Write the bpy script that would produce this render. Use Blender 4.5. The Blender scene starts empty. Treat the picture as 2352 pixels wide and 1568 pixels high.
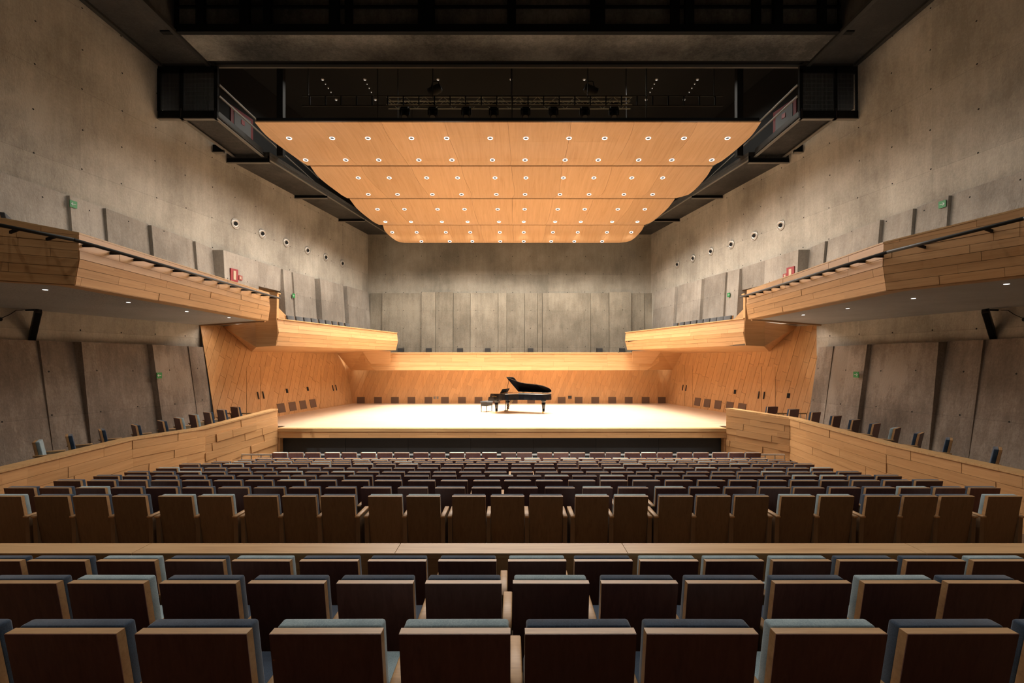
import bpy, bmesh, math, random
from mathutils import Vector, Matrix
random.seed(7)
SC = bpy.context.scene
COL = SC.collection

# ------------------------------------------------------------------ camera
F, CX, CY, H = 1111.0, 1176.0, 828.0, 4.0          # focal length and vanishing point in pixels of 2352x1568, eye height
cd = bpy.data.cameras.new('camera')
cam = bpy.data.objects.new('camera', cd); COL.objects.link(cam)
cd.sensor_fit = 'HORIZONTAL'; cd.sensor_width = 36.0; cd.lens = F / 2352.0 * 36.0
cd.shift_x = (1176.0 - CX) / 2352.0
cd.shift_y = (CY - 784.0) / 2352.0
cd.clip_start = 0.05; cd.clip_end = 200
cam.location = (0, 0, H); cam.rotation_euler = (math.pi / 2, 0, 0)
SC.camera = cam

# ------------------------------------------------------------------ world and exposure
SC.view_settings.view_transform = 'Standard'
SC.view_settings.look = 'None'
SC.view_settings.gamma = 1.0
SC.view_settings.use_curve_mapping = False
SC.view_settings.exposure = 0.0
w = bpy.data.worlds.new('world'); SC.world = w; w.use_nodes = True
w.node_tree.nodes['Background'].inputs[0].default_value = (0.02, 0.02, 0.02, 1)
w.node_tree.nodes['Background'].inputs[1].default_value = 1.0

SPOT_ENERGY = 680.0        # each of the canopy downlights
SPOT_SPILL = 0.14
ADDED_FRONT_ENERGY = 6500.0      # each unseen spotlight added to brighten the front of the stalls
BALC_ENERGY = 22.0         # each lamp in the underside of the side balconies
#
ADDED_HOUSE_ENERGY = 230.0       # each unseen house lamp added above the audience

def lamp(name, kind, loc, energy, color=(1, 1, 1), **kw):
    d = bpy.data.lights.new(name, kind); d.energy = energy; d.color = color
    for k, v in kw.items(): setattr(d, k, v)
    o = bpy.data.objects.new(name, d); COL.objects.link(o); o.location = loc
    return o

def smooth_cone(nt, lo, hi, spill):
    # photometric profile of a downlight: bright core, weak spill
    tc = nt.nodes.new('ShaderNodeTexCoord'); sx = nt.nodes.new('ShaderNodeSeparateXYZ'); ab = nt.nodes.new('ShaderNodeMath'); ab.operation = 'ABSOLUTE'
    mr = nt.nodes.new('ShaderNodeMapRange'); mr.interpolation_type = 'SMOOTHSTEP'
    mr.inputs['From Min'].default_value = lo; mr.inputs['From Max'].default_value = hi; mr.inputs['To Min'].default_value = spill; mr.inputs['To Max'].default_value = 1.0
    nt.links.new(tc.outputs['Normal'], sx.inputs[0]); nt.links.new(sx.outputs['Z'], ab.inputs[0]); nt.links.new(ab.outputs[0], mr.inputs['Value'])
    nt.links.new(mr.outputs[0], nt.nodes['Emission'].inputs['Strength'])
_dl = bpy.data.lights.new('downlight_lamp', 'SPOT'); _dl.energy = SPOT_ENERGY; _dl.color = (1, .95, .88)
_dl.spot_size = math.radians(168); _dl.spot_blend = .35; _dl.shadow_soft_size = .06
_dl.use_nodes = True; smooth_cone(_dl.node_tree, math.cos(math.radians(42)), math.cos(math.radians(12)), SPOT_SPILL)
def downlight(loc):
    o = bpy.data.objects.new('downlight_lamp', _dl); COL.objects.link(o); o.location = loc; return o

# ------------------------------------------------------------------ helpers
def P(px, py, y):
    return Vector(((px - CX) * y / F, y, H - (py - CY) * y / F))
KW, WL, WR = 0.19, 15.85, 15.51          # side walls converge towards the stage
def wallx(side, y, d=0.0):
    return -(WL - d - KW * y) if side < 0 else (WR - d - KW * y)
def wally(side, px, d=0.0):
    a = (CX - px) / F if side < 0 else (px - CX) / F
    return ((WL if side < 0 else WR) - d) / (a + KW)
def PW(side, px, py, d=0.0):
    return P(px, py, wally(side, px, d))

def mk(name, verts, faces, mat=None, parent=None, smooth=False):
    me = bpy.data.meshes.new(name)
    me.from_pydata([tuple(v) for v in verts], [], faces)
    bm = bmesh.new(); bm.from_mesh(me); bmesh.ops.recalc_face_normals(bm, faces=bm.faces); bm.to_mesh(me); bm.free()
    if smooth:
        for p in me.polygons: p.use_smooth = True
    if mat: me.materials.append(mat)
    o = bpy.data.objects.new(name, me); COL.objects.link(o)
    if parent: o.parent = parent
    return o
class MB:
    def __init__(s): s.v = []; s.f = []
    def add(s, v, f):
        n = len(s.v); s.v += [Vector(p) for p in v]; s.f += [tuple(i + n for i in q) for q in f]; return s
    def box(s, x0, x1, y0, y1, z0, z1):
        return s.add([(x0,y0,z0),(x1,y0,z0),(x1,y1,z0),(x0,y1,z0),(x0,y0,z1),(x1,y0,z1),(x1,y1,z1),(x0,y1,z1)],
                     [(0,3,2,1),(4,5,6,7),(0,1,5,4),(1,2,6,5),(2,3,7,6),(3,0,4,7)])
    def prism(s, pts, vec):
        n = len(pts); vec = Vector(vec)
        return s.add([Vector(p) for p in pts] + [Vector(p) + vec for p in pts],
                     [tuple(range(n))[::-1], tuple(range(n, 2*n))] + [(i, (i+1) % n, (i+1) % n + n, i + n) for i in range(n)])
    def loft(s, a, b):
        n = len(a)
        return s.add(list(a) + list(b), [tuple(range(n))[::-1], tuple(range(n, 2*n))] + [(i, (i+1) % n, (i+1) % n + n, i + n) for i in range(n)])
    def tube(s, a, b, r, n=8, r2=None):
        a = Vector(a); b = Vector(b); d = (b - a).normalized()
        u = d.orthogonal().normalized(); v = d.cross(u); r2 = r if r2 is None else r2
        A = [a + (u*math.cos(t)+v*math.sin(t))*r for t in [2*math.pi*i/n for i in range(n)]]
        B = [b + (u*math.cos(t)+v*math.sin(t))*r2 for t in [2*math.pi*i/n for i in range(n)]]
        return s.loft(A, B)
    def bar(s, a, b, w_, h_):
        a = Vector(a); b = Vector(b); d = (b - a).normalized()
        up = Vector((0,0,1)) if abs(d.z) < .95 else Vector((0,1,0))
        u = d.cross(up).normalized()*w_/2; v = u.cross(d).normalized()*h_/2
        return s.loft([a-u-v, a+u-v, a+u+v, a-u+v], [b-u-v, b+u-v, b+u+v, b-u+v])
    def lathe(s, prof, n=16, c=(0,0,0), axis=None):
        c = Vector(c)
        d = Vector(axis or (0,0,1)).normalized(); u = d.orthogonal().normalized(); v = d.cross(u)
        V = []
        for r, z in prof:
            for i in range(n):
                t = 2*math.pi*i/n
                V.append(c + d*z + (u*math.cos(t)+v*math.sin(t))*max(r, 1e-4))
        Fc = []
        for j in range(len(prof)-1):
            for i in range(n):
                k = (i+1) % n
                Fc.append((j*n+i, j*n+k, (j+1)*n+k, (j+1)*n+i))
        Fc.append(tuple(range(n))[::-1]); m = (len(prof)-1)*n; Fc.append(tuple(range(m, m+n)))
        return s.add(V, Fc)
    def build(s, name, mat, parent=None, smooth=False): return mk(name, s.v, s.f, mat, parent, smooth)
def empty(name, loc=(0,0,0), rz=0):
    o = bpy.data.objects.new(name, None); COL.objects.link(o); o.location = loc; o.rotation_euler = (0,0,rz); o.empty_display_size = .1
    return o
def tag(o, label=None, cat=None, group=None, kind=None):
    if label: o['label'] = label
    if cat: o['category'] = cat
    if group: o['group'] = group
    if kind: o['kind'] = kind
    return o
def struct(o, label=None): return tag(o, label, None, None, 'structure')
ORD = ['zeroth','first','second','third','fourth','fifth','sixth','seventh','eighth','ninth','tenth','eleventh','twelfth','thirteenth','fourteenth','fifteenth','sixteenth','seventeenth','eighteenth','nineteenth','twentieth','twenty-first','twenty-second','twenty-third','twenty-fourth','twenty-fifth','twenty-sixth','twenty-seventh','twenty-eighth','twenty-ninth','thirtieth']
def smooth_mod(o, wdt, seg=2):
    m = o.modifiers.new('bevel', 'BEVEL'); m.width = wdt; m.segments = seg; m.limit_method = 'ANGLE'
    return o

# ------------------------------------------------------------------ materials
def newmat(name):
    m = bpy.data.materials.new(name); m.use_nodes = True
    nt = m.node_tree; b = nt.nodes['Principled BSDF']
    return m, nt, b
def plain(name, col, rough=.6, metal=0.0, spec=.5, emis=None, es=0):
    m, nt, b = newmat(name)
    b.inputs['Base Color'].default_value = (*col, 1); b.inputs['Roughness'].default_value = rough
    b.inputs['Metallic'].default_value = metal; b.inputs['Specular IOR Level'].default_value = spec
    if emis:
        b.inputs['Emission Color'].default_value = (*emis, 1); b.inputs['Emission Strength'].default_value = es
    return m
def N(nt, t, **kw):
    n = nt.nodes.new(t)
    for k, v in kw.items(): setattr(n, k, v)
    return n
def ramp(nt, stops):
    r = N(nt, 'ShaderNodeValToRGB'); e = r.color_ramp.elements
    while len(e) < len(stops): e.new(.5)
    for i, (p, c) in enumerate(stops): e[i].position = p; e[i].color = (*c, 1)
    return r
def wood(name, cols, scale, rough=.45, rnd=.09, bump=.05, rot=None):
    """cols: light, mid, dark; scale: grain frequency per world axis"""
    m, nt, b = newmat(name); L = nt.links.new
    tc = N(nt, 'ShaderNodeTexCoord'); oi = N(nt, 'ShaderNodeObjectInfo')
    off = N(nt, 'ShaderNodeVectorMath', operation='SCALE'); off.inputs[0].default_value = (37.0, 91.0, 53.0); L(oi.outputs['Random'], off.inputs['Scale'])
    mp = N(nt, 'ShaderNodeMapping'); mp.inputs['Scale'].default_value = scale
    src = tc.outputs['Object']
    if rot:
        r0 = N(nt, 'ShaderNodeMapping'); r0.inputs['Rotation'].default_value = rot; L(src, r0.inputs['Vector']); src = r0.outputs[0]
    L(src, mp.inputs['Vector'])
    ad = N(nt, 'ShaderNodeVectorMath', operation='ADD'); L(mp.outputs[0], ad.inputs[0]); L(off.outputs[0], ad.inputs[1])
    n1 = N(nt, 'ShaderNodeTexNoise'); n1.inputs['Scale'].default_value = 1.0; n1.inputs['Detail'].default_value = 6; n1.inputs['Roughness'].default_value = .62; n1.inputs['Distortion'].default_value = .7
    L(ad.outputs[0], n1.inputs['Vector'])
    n2 = N(nt, 'ShaderNodeTexNoise'); n2.inputs['Scale'].default_value = 4.0; n2.inputs['Detail'].default_value = 3
    L(ad.outputs[0], n2.inputs['Vector'])
    mx = N(nt, 'ShaderNodeMath', operation='MULTIPLY_ADD'); L(n2.outputs['Fac'], mx.inputs[0]); mx.inputs[1].default_value = .35; L(n1.outputs['Fac'], mx.inputs[2])
    cr = ramp(nt, [(.42, cols[2]), (.62, cols[1]), (.86, cols[0])]); L(mx.outputs[0], cr.inputs[0])
    hs = N(nt, 'ShaderNodeHueSaturation')
    mr = N(nt, 'ShaderNodeMapRange'); mr.inputs['To Min'].default_value = 1 - rnd; mr.inputs['To Max'].default_value = 1 + rnd*.7
    L(oi.outputs['Random'], mr.inputs['Value']); L(mr.outputs[0], hs.inputs['Value']); L(cr.outputs[0], hs.inputs['Color'])
    L(hs.outputs[0], b.inputs['Base Color']); b.inputs['Roughness'].default_value = rough
    bp = N(nt, 'ShaderNodeBump'); bp.inputs['Strength'].default_value = bump; bp.inputs['Distance'].default_value = .01
    L(mx.outputs[0], bp.inputs['Height']); L(bp.outputs[0], b.inputs['Normal'])
    return m
def concrete(name, c0, c1, c2, plane='yz', stain=.55, rough=.8, holes=True, grid=1.22):
    m, nt, b = newmat(name); L = nt.links.new
    tc = N(nt, 'ShaderNodeTexCoord'); oi = N(nt, 'ShaderNodeObjectInfo')
    off = N(nt, 'ShaderNodeVectorMath', operation='SCALE'); off.inputs[0].default_value = (17.0, 29.0, 11.0); L(oi.outputs['Random'], off.inputs['Scale'])
    ad = N(nt, 'ShaderNodeVectorMath', operation='ADD'); L(tc.outputs['Object'], ad.inputs[0]); L(off.outputs[0], ad.inputs[1])
    big = N(nt, 'ShaderNodeTexNoise'); big.inputs['Scale'].default_value = .35; big.inputs['Detail'].default_value = 8; big.inputs['Roughness'].default_value = .6
    L(ad.outputs[0], big.inputs['Vector'])
    mp = N(nt, 'ShaderNodeMapping'); mp.inputs['Scale'].default_value = (5, 5, .8); L(ad.outputs[0], mp.inputs['Vector'])
    st = N(nt, 'ShaderNodeTexNoise'); st.inputs['Scale'].default_value = 1.0; st.inputs['Detail'].default_value = 7; st.inputs['Roughness'].default_value = .65
    L(mp.outputs[0], st.inputs['Vector'])
    fn = N(nt, 'ShaderNodeTexNoise'); fn.inputs['Scale'].default_value = 14; fn.inputs['Detail'].default_value = 6; fn.inputs['Roughness'].default_value = .75
    L(ad.outputs[0], fn.inputs['Vector'])
    a1 = N(nt, 'ShaderNodeMath', operation='MULTIPLY_ADD'); L(st.outputs['Fac'], a1.inputs[0]); a1.inputs[1].default_value = .55*stain; L(big.outputs['Fac'], a1.inputs[2])
    a2 = N(nt, 'ShaderNodeMath', operation='MULTIPLY_ADD'); L(fn.outputs['Fac'], a2.inputs[0]); a2.inputs[1].default_value = .35; L(a1.outputs[0], a2.inputs[2])
    mid = .5 + .275*stain + .175
    cr = ramp(nt, [(mid-.17, c0), (mid, c1), (mid+.16, c2)]); L(a2.outputs[0], cr.inputs[0])
    hs = N(nt, 'ShaderNodeHueSaturation'); mr = N(nt, 'ShaderNodeMapRange'); mr.inputs['To Min'].default_value = .94; mr.inputs['To Max'].default_value = 1.05
    L(oi.outputs['Random'], mr.inputs['Value']); L(mr.outputs[0], hs.inputs['Value']); L(cr.outputs[0], hs.inputs['Color'])
    out = hs.outputs[0]
    if holes:
        sx = N(nt, 'ShaderNodeSeparateXYZ'); L(tc.outputs['Object'], sx.inputs[0])
        cb = N(nt, 'ShaderNodeCombineXYZ'); L(sx.outputs['Y' if plane == 'yz' else 'X'], cb.inputs[0]); L(sx.outputs['Z'], cb.inputs[1])
        vo = N(nt, 'ShaderNodeTexVoronoi'); vo.voronoi_dimensions = '2D'; vo.inputs['Scale'].default_value = 1/grid; vo.inputs['Randomness'].default_value = .06
        L(cb.outputs[0], vo.inputs['Vector'])
        lt = N(nt, 'ShaderNodeMath', operation='LESS_THAN'); L(vo.outputs['Distance'], lt.inputs[0]); lt.inputs[1].default_value = .024/grid
        # pour joints of the formwork
        mo = N(nt, 'ShaderNodeMath', operation='PINGPONG'); L(sx.outputs['Z'], mo.inputs[0]); mo.inputs[1].default_value = 1.22
        l2 = N(nt, 'ShaderNodeMath', operation='LESS_THAN'); L(mo.outputs[0], l2.inputs[0]); l2.inputs[1].default_value = .008
        l3 = N(nt, 'ShaderNodeMath', operation='MULTIPLY'); L(l2.outputs[0], l3.inputs[0]); l3.inputs[1].default_value = .22
        # each formwork sheet has its own tone; upright joints between sheets
        mh = N(nt, 'ShaderNodeMath', operation='PINGPONG'); L(sx.outputs['Y' if plane == 'yz' else 'X'], mh.inputs[0]); mh.inputs[1].default_value = 1.22
        lh = N(nt, 'ShaderNodeMath', operation='LESS_THAN'); L(mh.outputs[0], lh.inputs[0]); lh.inputs[1].default_value = .006
        lh2 = N(nt, 'ShaderNodeMath', operation='MULTIPLY'); L(lh.outputs[0], lh2.inputs[0]); lh2.inputs[1].default_value = .16
        l3b = N(nt, 'ShaderNodeMath', operation='MAXIMUM'); L(l3.outputs[0], l3b.inputs[0]); L(lh2.outputs[0], l3b.inputs[1]); l3 = l3b
        sv = N(nt, 'ShaderNodeVectorMath', operation='SNAP'); sv.inputs[1].default_value = (2.44, 2.44, 2.44); L(cb.outputs[0], sv.inputs[0])
        wn = N(nt, 'ShaderNodeTexWhiteNoise'); wn.noise_dimensions = '2D'; L(sv.outputs[0], wn.inputs['Vector'])
        wr = N(nt, 'ShaderNodeMapRange'); wr.inputs['To Min'].default_value = .90; wr.inputs['To Max'].default_value = 1.07; L(wn.outputs['Value'], wr.inputs['Value'])
        h2 = N(nt, 'ShaderNodeHueSaturation'); L(out, h2.inputs['Color']); L(wr.outputs[0], h2.inputs['Value']); out = h2.outputs[0]
        mxx = N(nt, 'ShaderNodeMath', operation='MAXIMUM'); L(lt.outputs[0], mxx.inputs[0]); L(l3.outputs[0], mxx.inputs[1])
        mi = N(nt, 'ShaderNodeMix', data_type='RGBA'); L(mxx.outputs[0], mi.inputs[0]); L(out, mi.inputs[6]); mi.inputs[7].default_value = (.03, .027, .022, 1)
        out = mi.outputs[2]
    L(out, b.inputs['Base Color']); b.inputs['Roughness'].default_value = rough; b.inputs['Specular IOR Level'].default_value = .25
    bp = N(nt, 'ShaderNodeBump'); bp.inputs['Strength'].default_value = .55; bp.inputs['Distance'].default_value = .03
    mb2 = N(nt, 'ShaderNodeMapping'); mb2.inputs['Scale'].default_value = (11, 11, 5); L(ad.outputs[0], mb2.inputs['Vector'])
    rg = N(nt, 'ShaderNodeTexNoise'); rg.inputs['Scale'].default_value = 1; rg.inputs['Detail'].default_value = 5; rg.inputs['Distortion'].default_value = 1.5; L(mb2.outputs[0], rg.inputs['Vector'])
    rs = N(nt, 'ShaderNodeMath', operation='MULTIPLY_ADD'); L(rg.outputs['Fac'], rs.inputs[0]); rs.inputs[1].default_value = .8; L(a2.outputs[0], rs.inputs[2])
    L(rs.outputs[0], bp.inputs['Height']); L(bp.outputs[0], b.inputs['Normal'])
    return m
def fabric(name, c0, c1):
    m, nt, b = newmat(name); L = nt.links.new
    tc = N(nt, 'ShaderNodeTexCoord')
    n1 = N(nt, 'ShaderNodeTexNoise'); n1.inputs['Scale'].default_value = 160; n1.inputs['Detail'].default_value = 2; L(tc.outputs['Object'], n1.inputs['Vector'])
    n2 = N(nt, 'ShaderNodeTexNoise'); n2.inputs['Scale'].default_value = 5; L(tc.outputs['Object'], n2.inputs['Vector'])
    a = N(nt, 'ShaderNodeMath', operation='ADD'); L(n1.outputs['Fac'], a.inputs[0]); L(n2.outputs['Fac'], a.inputs[1])
    cr = ramp(nt, [(.7, c0), (1.0, c1)])
    a2 = N(nt, 'ShaderNodeMath', operation='MULTIPLY'); L(a.outputs[0], a2.inputs[0]); a2.inputs[1].default_value = .85; L(a2.outputs[0], cr.inputs[0])
    L(cr.outputs[0], b.inputs['Base Color']); b.inputs['Roughness'].default_value = .9; b.inputs['Specular IOR Level'].default_value = .15
    b.inputs['Sheen Weight'].default_value = .3
    return m

OAK = ((.60,.335,.145), (.54,.29,.118), (.455,.23,.085))
M = {}
M['oak_h'] = wood('oak_horizontal', OAK, (.55, .55, 15))
M['oak_v'] = wood('oak_upright', OAK, (13, 13, .6), rot=(0, 0, 0))
M['oak_canopy'] = wood('oak_canopy', ((.68,.42,.215), (.62,.37,.18), (.54,.30,.135)), (9, .45, .45), rnd=.06, rough=.38)
M['oak_stage'] = wood('oak_stage_floor', ((.70,.54,.38), (.63,.46,.31), (.52,.36,.22)), (.5, 14, 1), rough=.33, rnd=.03)
M['oak_cap'] = wood('oak_cap', ((.60,.37,.165), (.53,.31,.13), (.41,.22,.085)), (.8, 14, 14), rnd=.05)
M['oak_backing'] = plain('oak_shadow_gap', (.10, .055, .025), .8)
M['oak_edge'] = wood('oak_seat_edge', ((.55,.325,.15), (.48,.275,.12), (.38,.21,.088)), (3, 30, 30), rnd=.1)
M['veneer'] = wood('maroon_seat_veneer', ((.21,.088,.068), (.18,.072,.056), (.145,.056,.044)), (24, 24, 2.0), rnd=.22, rough=.42, bump=.02)
M['veneer_back'] = wood('brown_seat_veneer', ((.245,.162,.092), (.215,.138,.076), (.175,.108,.058)), (24, 24, 2.0), rnd=.18, rough=.45, bump=.02)
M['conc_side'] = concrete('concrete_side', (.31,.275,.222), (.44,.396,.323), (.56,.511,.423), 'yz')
M['conc_back'] = concrete('concrete_back', (.215,.188,.143), (.305,.267,.206), (.39,.343,.27), 'xz')
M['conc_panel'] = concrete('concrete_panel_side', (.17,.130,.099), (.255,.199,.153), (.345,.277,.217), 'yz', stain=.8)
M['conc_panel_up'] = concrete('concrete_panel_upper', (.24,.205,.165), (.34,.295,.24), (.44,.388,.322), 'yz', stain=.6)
M['conc_panel_b'] = concrete('concrete_panel_back', (.185,.156,.113), (.265,.226,.167), (.34,.292,.218), 'xz', stain=.7)
M['soffit'] = concrete('grey_soffit', (.36,.365,.36), (.42,.425,.42), (.47,.475,.47), 'yz', stain=.4, holes=False, rough=.6)
M['dark_conc'] = concrete('dark_painted_concrete', (.026,.024,.021), (.045,.041,.036), (.075,.069,.06), 'yz', holes=False, rough=.7)
M['grey_conc'] = concrete('grey_painted_beam', (.06,.057,.05), (.15,.143,.125), (.26,.25,.22), 'xz', stain=.5, holes=False, rough=.7)
M['black'] = plain('matte_black', (.006,.006,.006), .75, spec=.2)
M['black_wall'] = plain('black_painted_wall', (.016,.016,.016), .7, spec=.25)
M['dark_steel'] = plain('dark_steel', (.05,.048,.044), .5, .6)
M['flange'] = plain('worn_steel_flange', (.22,.20,.17), .55, .3)
M['truss'] = plain('truss_aluminium', (.50,.50,.42), .4, .8)
M['pit'] = plain('charcoal_pit_panel', (.012,.013,.014), .55)
M['navy'] = fabric('navy_fabric', (.016,.030,.056), (.036,.062,.102))
M['sage'] = fabric('pale_sage_fabric', (.21,.285,.31), (.33,.42,.445))
M['charcoal'] = fabric('charcoal_fabric', (.03,.027,.024), (.055,.05,.045))
M['steel'] = plain('brushed_steel', (.52,.48,.42), .35, .55)
M['rail_white'] = plain('pale_rail', (.62,.60,.56), .35, .4)
M['gloss'] = plain('piano_black', (.006,.006,.007), .06, 0, .6)
M['brass'] = plain('brass', (.75,.52,.20), .25, 1.0)
M['plate'] = plain('piano_gold_plate', (.22,.14,.05), .4, .7)
M['ivory'] = plain('ivory', (.78,.76,.70), .3)
M['red'] = plain('fire_red', (.30,.01,.01), .4)
M['red_dark'] = plain('red_door_frame', (.20,.006,.008), .5)
M['grey_leaf'] = plain('grey_door_leaf', (.13,.13,.13), .5)
M['beige'] = plain('beige_panel', (.55,.42,.28), .5)
M['green'] = plain('exit_green', (.015,.24,.05), .45)
M['white'] = plain('white_print', (.8,.8,.8), .5)
M['led'] = plain('lamp_glow', (1,1,1), .5, emis=(1,.96,.9), es=14)
M['led_soft'] = plain('small_lamp_glow', (.8,.8,.8), .5, emis=(1,.97,.92), es=2.2)
M['trim_glow'] = plain('glowing_lamp_trim', (.8,.78,.74), .35, emis=(1,.97,.93), es=1.6)  # emission stands in for the lamp's light falling on its ring
M['lens'] = plain('lamp_reflector', (.10,.10,.11), .25, .5)
M['led_dim'] = plain('dim_lamp_glow', (.6,.6,.6), .5, emis=(1,.97,.92), es=.35)
M['trim_white'] = plain('lamp_trim', (.75,.72,.68), .35, .3)
M['vent'] = plain('brown_perforated_vent', (.14,.078,.045), .7)
M['vent_dark'] = plain('dark_vent', (.035,.032,.03), .7)
M['hole'] = plain('dark_hole', (.004,.004,.004), .9)
M['floor'] = wood('dark_oak_floor', ((.16,.095,.05), (.13,.075,.038), (.10,.055,.028)), (.6, 12, 1), rough=.5)
def meshmat():
    m, nt, b = newmat('wire_mesh'); L = nt.links.new
    tc = N(nt, 'ShaderNodeTexCoord'); br = N(nt, 'ShaderNodeTexBrick'); br.offset = 0
    br.inputs['Scale'].default_value = 18; br.inputs['Mortar Size'].default_value = .2; br.inputs['Brick Width'].default_value = 1; br.inputs['Row Height'].default_value = 1
    br.inputs['Color1'].default_value = (.004,.004,.004,1); br.inputs['Color2'].default_value = (.005,.005,.005,1); br.inputs['Mortar'].default_value = (.16,.16,.16,1)
    L(tc.outputs['Object'], br.inputs['Vector']); L(br.outputs['Color'], b.inputs['Base Color']); b.inputs['Roughness'].default_value = .6
    return m
M['mesh'] = meshmat()

# ------------------------------------------------------------------ cladding made of single planks
def clip(poly, reg):
    out = poly
    n = len(reg)
    for i in range(n):
        a = reg[i]; b = reg[(i+1) % n]; inp = out; out = []
        if not inp: return []
        def side(p): return (b[0]-a[0])*(p[1]-a[1]) - (b[1]-a[1])*(p[0]-a[0])
        for j in range(len(inp)):
            p = inp[j]; q = inp[(j+1) % len(inp)]; sp, sq = side(p), side(q)
            if sp >= 0: out.append(p)
            if (sp >= 0) != (sq >= 0):
                t = sp/(sp-sq); out.append((p[0]+(q[0]-p[0])*t, p[1]+(q[1]-p[1])*t))
    return out
def area(p): return abs(sum(p[i][0]*p[(i+1) % len(p)][1]-p[(i+1) % len(p)][0]*p[i][1] for i in range(len(p))))/2
def clad(parent, pts, udir, width, length, mat, proud=(.012, .02), gap=.006, toward=(0, 0, H), name='plank', minw=.7, maxp=300, jit=.0):
    pts = [Vector(p) for p in pts]; n = len(pts)
    nn = Vector()
    for i in range(n):
        a, b = pts[i], pts[(i+1) % n]
        nn += Vector(((a.y-b.y)*(a.z+b.z), (a.z-b.z)*(a.x+b.x), (a.x-b.x)*(a.y+b.y)))
    nn.normalize()
    c = sum(pts, Vector())/n
    if nn.dot(Vector(toward)-c) < 0: nn.negate()
    U = Vector(udir); U = (U - nn*U.dot(nn)).normalized(); V = nn.cross(U)
    uv = [((p-c).dot(U), (p-c).dot(V)) for p in pts]
    sgn = sum(uv[i][0]*uv[(i+1) % n][1]-uv[(i+1) % n][0]*uv[i][1] for i in range(n))
    if sgn < 0: uv = uv[::-1]
    u0, u1 = min(p[0] for p in uv), max(p[0] for p in uv); v0, v1 = min(p[1] for p in uv), max(p[1] for p in uv)
    nrow = max(1, round((v1-v0)/width)); ws = [1+random.uniform(-jit, jit) for _ in range(nrow)]; tot = sum(ws)
    v = v0; out = []
    for wd in ws:
        hh = wd/tot*(v1-v0)
        u = u0 - random.random()*length*.8
        while u < u1:
            ln = length*random.uniform(minw, 2-minw)
            r = [(u+gap/2, v+gap/2), (u+ln-gap/2, v+gap/2), (u+ln-gap/2, v+hh-gap/2), (u+gap/2, v+hh-gap/2)]
            q = clip(r, uv)
            if len(q) > 2 and area(q) > 2e-3 and len(out) < maxp:
                pr = random.uniform(*proud)
                front = [c + U*a + V*b + nn*pr for a, b in q]
                out.append(MB().prism(front, -nn*(pr+.004)).build(name, mat, parent))
            u += ln
        v += hh
    return out
def backing(name, pts, t, mat, parent=None, toward=(0, 0, H)):
    pts = [Vector(p) for p in pts]
    nn = (pts[1]-pts[0]).cross(pts[2]-pts[0]).normalized(); c = sum(pts, Vector())/len(pts)
    if nn.dot(Vector(toward)-c) < 0: nn.negate()
    return MB().prism(pts, -nn*t).build(name, mat, parent)

ZS = H - 2.55      # stage level
# ================================================================== SETTING
# side walls -------------------------------------------------------
YB = 32.5
def side_wall(s):
    nm = 'left' if s < 0 else 'right'
    def quad(y0, y1, z0, z1):
        a = [(wallx(s,y0),y0,z0),(wallx(s,y1),y1,z0),(wallx(s,y1),y1,z1),(wallx(s,y0),y0,z1)]
        return a
    mb = MB()
    mb.prism(quad(-6, 17.3, 0, H+13), (s*.5, 0, 0)); yc = 19.08 if s < 0 else 18.92
    mb.prism(quad(17.3, yc, 0, H+9.0), (s*.5, 0, 0)); mb.prism(quad(yc, YB+.4, H+1.42, H+9.0), (s*.5, 0, 0))
    wl = struct(mb.build('wall_'+nm, M['conc_side']), 'tall board-marked concrete wall along the %s of the hall' % nm)
    up = MB().prism(quad(17.3, YB+.4, H+9.0, H+13), (s*.5, 0, 0)).build('wall_upper_'+nm, M['black_wall'])
    struct(up, 'black painted wall above the steel walkway on the %s' % nm)
    return wl
wall = {-1: side_wall(-1), 1: side_wall(1)}
wb = MB().box(wallx(-1,YB)-.6, wallx(1,YB)+.6, YB, YB+.5, 0, H+13).build('wall_back', M['conc_back'])
struct(wb, 'concrete wall behind the choir gallery at the back of the stage')
struct(MB().box(-18, 18, -6.5, -6, 0, H+13).build('wall_rear', M['conc_back']), 'concrete wall behind the audience')
ceil_ = struct(MB().box(-18, 18, -6.5, 33, H+12.8, H+13.1).build('ceiling', M['black_wall']), 'black ceiling high above stage and audience')

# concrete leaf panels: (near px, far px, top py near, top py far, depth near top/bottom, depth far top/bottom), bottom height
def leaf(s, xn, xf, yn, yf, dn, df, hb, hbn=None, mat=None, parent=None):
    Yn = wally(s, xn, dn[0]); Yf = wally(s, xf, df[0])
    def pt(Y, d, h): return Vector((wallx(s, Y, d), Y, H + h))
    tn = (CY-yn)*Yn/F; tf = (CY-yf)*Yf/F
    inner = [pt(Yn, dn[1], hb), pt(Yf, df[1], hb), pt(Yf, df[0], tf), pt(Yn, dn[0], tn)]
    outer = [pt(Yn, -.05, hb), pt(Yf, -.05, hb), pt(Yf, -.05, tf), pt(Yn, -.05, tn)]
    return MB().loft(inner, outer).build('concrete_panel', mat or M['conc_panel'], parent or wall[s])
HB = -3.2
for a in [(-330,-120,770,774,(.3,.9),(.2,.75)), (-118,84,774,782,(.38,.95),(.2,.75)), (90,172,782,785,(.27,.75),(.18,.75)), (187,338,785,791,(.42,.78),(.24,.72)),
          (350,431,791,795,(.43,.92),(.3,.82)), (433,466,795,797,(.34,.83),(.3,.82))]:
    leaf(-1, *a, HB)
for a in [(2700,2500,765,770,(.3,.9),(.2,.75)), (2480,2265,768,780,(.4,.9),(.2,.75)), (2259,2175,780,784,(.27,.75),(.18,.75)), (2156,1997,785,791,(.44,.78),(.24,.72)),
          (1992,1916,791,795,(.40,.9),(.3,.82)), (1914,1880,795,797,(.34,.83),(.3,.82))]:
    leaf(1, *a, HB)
UB = 1.5
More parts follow.
